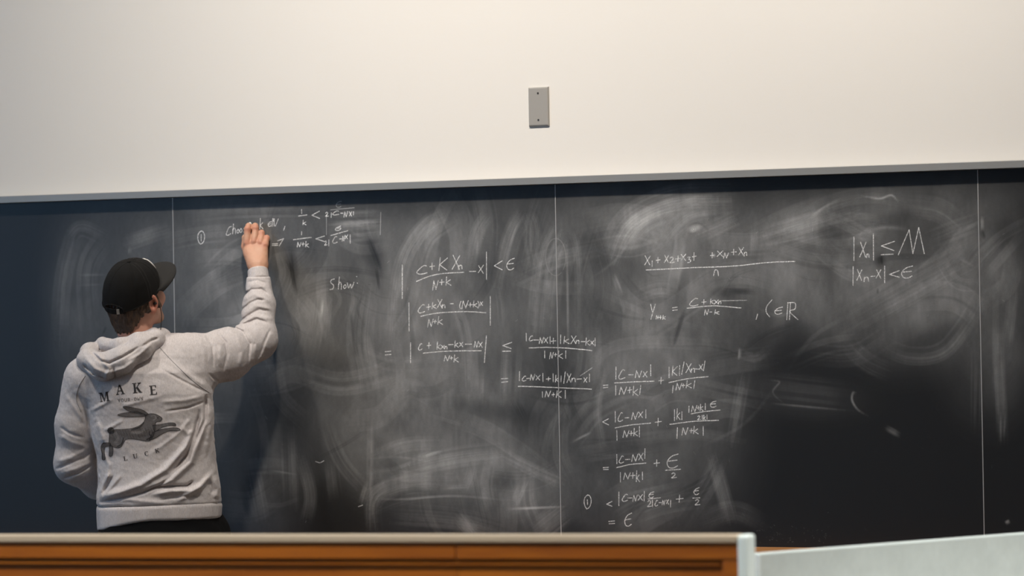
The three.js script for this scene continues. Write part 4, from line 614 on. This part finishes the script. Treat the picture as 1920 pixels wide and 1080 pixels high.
// cap
const cap = new THREE.Group(); cap.name = 'cap'; cap.userData.label = 'black baseball cap'; cap.applyMatrix4(HEAD.clone().multiply(new THREE.Matrix4().makeRotationX(-CAP_TILT).multiply(new THREE.Matrix4().makeRotationZ(0.12)))); person.add(cap);
const twillBump = pixelTexture(64, 64, (x, y) => { const g = 128 + 70 * Math.sin((x + y) / 64 * Math.PI * 32) + 30 * (hash3(x, y, 5) - 0.5); return [g, g, g]; }, false); twillBump.repeat.set(6, 6);
const twill = phys({ color: rgb(0.011, 0.0105, 0.010), roughness: 0.9, specularIntensity: 0.35, bumpMap: twillBump, bumpScale: 0.0004 }), billCloth = phys({ color: rgb(0.022, 0.021, 0.02), roughness: 0.85, specularIntensity: 0.5 });
const rimY = (z) => 0.016 + 0.2 * z;
function crownPoint(phi, s, out = 0) {
  const f = Math.cos(phi), a = 0.0885 + out, b = (f > 0 ? 0.107 : 0.115) + out, cz = -0.006, stand = 0.001 * Math.max(0, f) ** 2;
  const rho = Math.cos(s * Math.PI / 2) ** 0.72, rise = Math.sin(s * Math.PI / 2), rx = a * Math.sin(phi), rz = cz + b * f, seam = Math.abs(((phi / (Math.PI / 3) + 0.5) % 1 + 1) % 1 - 0.5) * 1.05;
  const dent = -0.0016 * Math.exp(-((seam / 0.035) ** 2)) + 0.0045 * fbm(Math.sin(phi) * 3, s * 4, f * 3, 3) * (1 - s);
  const y0 = rimY(rz), top = 0.136 + out;
  return [rx * rho + dent * Math.sin(phi), y0 + (top - y0) * rise + dent * rise, cz + (rz - cz + stand * rise) * rho + dent * f];
}
{ const NU = 132, NV = 34, OPEN = 0.46, AT = 0.16, inOpening = (phi, s) => { const v = Math.abs(((phi + Math.PI - AT) % (2 * Math.PI) + 3 * Math.PI) % (2 * Math.PI) - Math.PI), u = v / OPEN; return u < 1 && s < 0.13 * Math.sqrt(1 - u * u) + 0.004; };
  const shell = (out, flip) => {
    const pos = [], uv = [], idx = [];
    for (let j = 0; j <= NV; j++) for (let i = 0; i <= NU; i++) { const phi = -Math.PI + 2 * Math.PI * i / NU; pos.push(...crownPoint(phi, j / NV, out)); uv.push(i / NU * 4, j / NV); }
    for (let j = 0; j < NV; j++) for (let i = 0; i < NU; i++) { if (inOpening(-Math.PI + 2 * Math.PI * (i + 0.5) / NU, (j + 0.5) / NV)) continue; const a = j * (NU + 1) + i, b = a + NU + 1; flip ? idx.push(a, b, a + 1, a + 1, b, b + 1) : idx.push(a, a + 1, b, a + 1, b + 1, b); }
    const g = new THREE.BufferGeometry(); g.setAttribute('position', new THREE.Float32BufferAttribute(pos, 3)); g.setAttribute('uv', new THREE.Float32BufferAttribute(uv, 2)); g.setIndex(idx); g.computeVertexNormals(); return g;
  };
  part(cap, 'crown', mergeGeometries([shell(0, false), shell(-0.0025, true)]), twill);
  const edge = []; for (let i = 0; i <= 80; i++) edge.push(crownPoint(-Math.PI + AT + OPEN + (2 * Math.PI - 2 * OPEN) * i / 80, 0.005, -0.001));
  part(cap, 'rim_tape', tube(edge, 0.0024, 8, 120), twill);
  const arch = []; for (let i = 0; i <= 24; i++) { const u = -1 + 2 * i / 24; arch.push(crownPoint(Math.PI + AT + OPEN * u, 0.13 * Math.sqrt(Math.max(0, 1 - u * u)), 0)); }
  part(cap, 'opening_edge', tube(arch, 0.002, 8, 60), twill);
  const strap = (a, b, out, y) => { const pos = [], idx = []; for (let i = 0; i <= 20; i++) { const phi = Math.PI + AT + a + (b - a) * i / 20; for (const [o, h] of [[out, -0.009], [out + 0.0025, -0.009], [out + 0.0025, 0.009], [out, 0.009]]) { const p = crownPoint(phi, 0.02, o); pos.push(p[0], p[1] + h + y, p[2]); } } for (let i = 0; i < 20; i++) for (let k = 0; k < 4; k++) { const p = i * 4 + k, q = i * 4 + (k + 1) % 4; idx.push(p, p + 4, q, q, p + 4, q + 4); } const g = new THREE.BufferGeometry(); g.setAttribute('position', new THREE.Float32BufferAttribute(pos, 3)); g.setIndex(idx); const n = g.toNonIndexed(); n.computeVertexNormals(); return n; };
  part(cap, 'strap', strap(-0.52, 0.52, -0.002, 0.0), twill);
  part(cap, 'buckle', strap(0.2, 0.3, 0.001, 0.001).scale(1, 1, 1), std({ color: rgb(0.45, 0.43, 0.40), roughness: 0.35, metalness: 0.8 }));
  const button = new THREE.SphereGeometry(0.0075, 20, 12); button.scale(1, 0.55, 1); button.translate(0, 0.1365, -0.006); part(cap, 'button', button, twill);
  const stitches = []; for (let k = 0; k < 6; k++) for (const o of [-0.055, 0.055]) { const c = []; for (let j = 0; j <= 14; j++) { const v = 0.06 + 0.84 * j / 14; c.push(crownPoint((k + 0.5) * Math.PI / 3 + o / Math.max(0.3, Math.cos(v * Math.PI / 2) ** 0.72), v, 0.0003)); } if (k === 2 || k === 3 ? false : true) stitches.push(tube(c, 0.0005, 4, 30)); }
  part(cap, 'stitching', mergeGeometries(stitches), std({ color: rgb(0.05, 0.048, 0.045), roughness: 0.9 }));
  // bill
  const NB = 40, NW = 12, pos = [], idx = [], at = (u, w, up) => {
    const phi = u * 1.2, root = crownPoint(phi, 0.015, -0.001), o = [0.0845 * Math.sin(u * 1.5), 0.053 - 0.036 * u * u, 0.045 + 0.142 * Math.cos(u * 1.5) ** 0.85], c = w * w * 0.3 + w * 0.7;
    return [root[0] + (o[0] - root[0]) * w, root[1] + 0.004 + (o[1] - root[1]) * c + 0.004 * Math.sin(w * Math.PI) + up, root[2] + (o[2] - root[2]) * w];
  };
  for (const up of [0.002, -0.002]) for (let j = 0; j <= NW; j++) for (let i = 0; i <= NB; i++) pos.push(...at(-1 + 2 * i / NB, j / NW, up));
  const half = (NW + 1) * (NB + 1), q = (a, b, c, d) => idx.push(a, b, c, a, c, d);
  for (let j = 0; j < NW; j++) for (let i = 0; i < NB; i++) { const a = j * (NB + 1) + i; q(a, a + NB + 1, a + NB + 2, a + 1); q(half + a, half + a + 1, half + a + NB + 2, half + a + NB + 1); }
  for (let i = 0; i < NB; i++) { const a = NW * (NB + 1) + i; q(a, half + a, half + a + 1, a + 1); }
  for (let j = 0; j < NW; j++) { const a = j * (NB + 1), b = a + NB; q(a, half + a, half + a + NB + 1, a + NB + 1); q(b, b + NB + 1, half + b + NB + 1, half + b); }
  const bill = new THREE.BufferGeometry(); bill.setAttribute('position', new THREE.Float32BufferAttribute(pos, 3)); bill.setIndex(idx); bill.computeVertexNormals(); part(cap, 'bill', bill, billCloth);
  // white emblem on the front panels
  const E = [], F = [], NE = 24; for (const out of [0.0008, 0.0042]) for (let r = 0; r <= 5; r++) for (let i = 0; i < NE; i++) { const t = i / NE * 2 * Math.PI, k = r / 5; E.push(...crownPoint(0.36 * k * Math.cos(t), 0.4 + 0.2 * k * Math.sin(t), out - (out > 0.002 ? 0.0012 * k * k : 0))); }
  const ring = 6 * NE; for (let r = 0; r < 5; r++) for (let i = 0; i < NE; i++) { const a = r * NE + i, b = r * NE + (i + 1) % NE; F.push(ring + a, ring + a + NE, ring + b, ring + b, ring + a + NE, ring + b + NE); }
  for (let i = 0; i < NE; i++) { const a = 5 * NE + i, b = 5 * NE + (i + 1) % NE; F.push(a, b, ring + a, b, ring + b, ring + a); }
  const em = new THREE.BufferGeometry(); em.setAttribute('position', new THREE.Float32BufferAttribute(E, 3)); em.setIndex(F); em.computeVertexNormals(); part(cap, 'emblem', em, std({ color: rgb(0.72, 0.7, 0.66), roughness: 0.8, side: THREE.DoubleSide })).userData.label = 'white embroidered emblem';
}
// earphone in the right ear, its wire running down into the collar
{ const rubber = std({ color: rgb(0.012, 0.012, 0.013), roughness: 0.45 }), e = new THREE.Group(); e.name = 'earphone'; e.userData.label = 'black wired earphone'; e.applyMatrix4(HEAD); person.add(e);
  const bud = new THREE.CapsuleGeometry(0.0052, 0.008, 6, 14); bud.rotateZ(1.2); bud.translate(-0.0885, -0.015, 0.012); part(e, 'earbud', bud, rubber);
  const c = inHead(L(299, 640, 0.0));
  part(e, 'wire', tube([[-0.092, -0.018, 0.014], [-0.0955, -0.03, 0.024], [-0.092, -0.055, 0.03], [-0.086, -0.085, 0.03], c], 0.0013, 8, 48), rubber);
}
// trousers and shoes
const denim = phys({ color: rgb(0.005, 0.005, 0.0055), roughness: 0.9, specularIntensity: 0.4 });
const trousers = part(person, 'trousers', polygonise((p) => {
  let d = smax(trunk([p[0], Math.max(p[1], 0.9), p[2]], -0.002), p[1] - Y_HEM, 0.02);
  d = smax(d, 0.8 - p[1], 0.06); for (const l of LEGS) d = smin(d, chain(p, l, 0.05), 0.05);
  d = smin(d, chain(p, [[0.225, 0.9, -0.02, 0.03], [0.23, 0.82, -0.02, 0.035]], 0.02), 0.05);
  if (Math.abs(d) < 0.03) d -= 0.005 * fbm(p[0] * 14, p[1] * 16, p[2] * 14, 3);
  return smax(d, 0.055 - p[1], 0.01);
}, [-0.3, 0.03, -0.24], [0.36, Y_HEM + 0.03, 0.24], 0.009), denim);
trousers.userData.label = 'black trousers';
const shoeCloth = std({ color: rgb(0.03, 0.03, 0.032), roughness: 0.8 }), soleRubber = std({ color: rgb(0.5, 0.49, 0.46), roughness: 0.7 });
for (const l of LEGS) { const [ax, , az] = l[2];
  const s = part(person, 'shoe', polygonise((p) => smax(smin(chain(p, [[ax, 0.06, az + 0.02, 0.04], [ax, 0.045, az - 0.1, 0.042], [ax, 0.035, az - 0.18, 0.034]], 0.03), capsule(p, [ax, 0.05, az, 0.04], [ax, 0.12, az + 0.005, 0.045]), 0.04), 0.0245 - p[1], 0.004), [ax - 0.08, 0, az - 0.25], [ax + 0.08, 0.2, az + 0.1], 0.006), shoeCloth);
  part(s, 'sole', polygonise((p) => smax(smax(chain([p[0], 0.02, p[2]], [[ax, 0.02, az + 0.02, 0.043], [ax, 0.02, az - 0.1, 0.046], [ax, 0.02, az - 0.18, 0.038]], 0.03), p[1] - 0.024, 0.004), 0.0005 - p[1], 0.003), [ax - 0.08, -0.01, az - 0.26], [ax + 0.08, 0.04, az + 0.1], 0.006), soleRubber);
}
// the stick of chalk between his fingers, its tip on the board
{ const tip = new THREE.Vector3(...onBoard(468.5, 417.5), 0.0005), back = toWorld(L(473, 434, -0.332)), dir = back.clone().sub(tip).normalize();
  const t = thing('chalk_stick', 'short stick of white chalk held in the raised right hand', 'chalk', tip.toArray()); t.quaternion.setFromUnitVectors(UPY, dir);
  part(t, 'stick', new THREE.LatheGeometry([[0, 0], [0.0022, 0.0004], [0.0045, 0.003], [0.005, 0.008], [0.005, 0.04], [0.0045, 0.0425], [0, 0.043]].map(([x, y]) => new THREE.Vector2(x, y)), 20), std({ color: rgb(0.85, 0.85, 0.82), roughness: 0.95 }));
}


const renderer = new THREE.WebGLRenderer({ antialias: true });
renderer.shadowMap.enabled = true;
renderer.toneMapping = THREE.LinearToneMapping;
renderer.toneMappingExposure = EXPOSURE;
renderer.render(scene, camera);
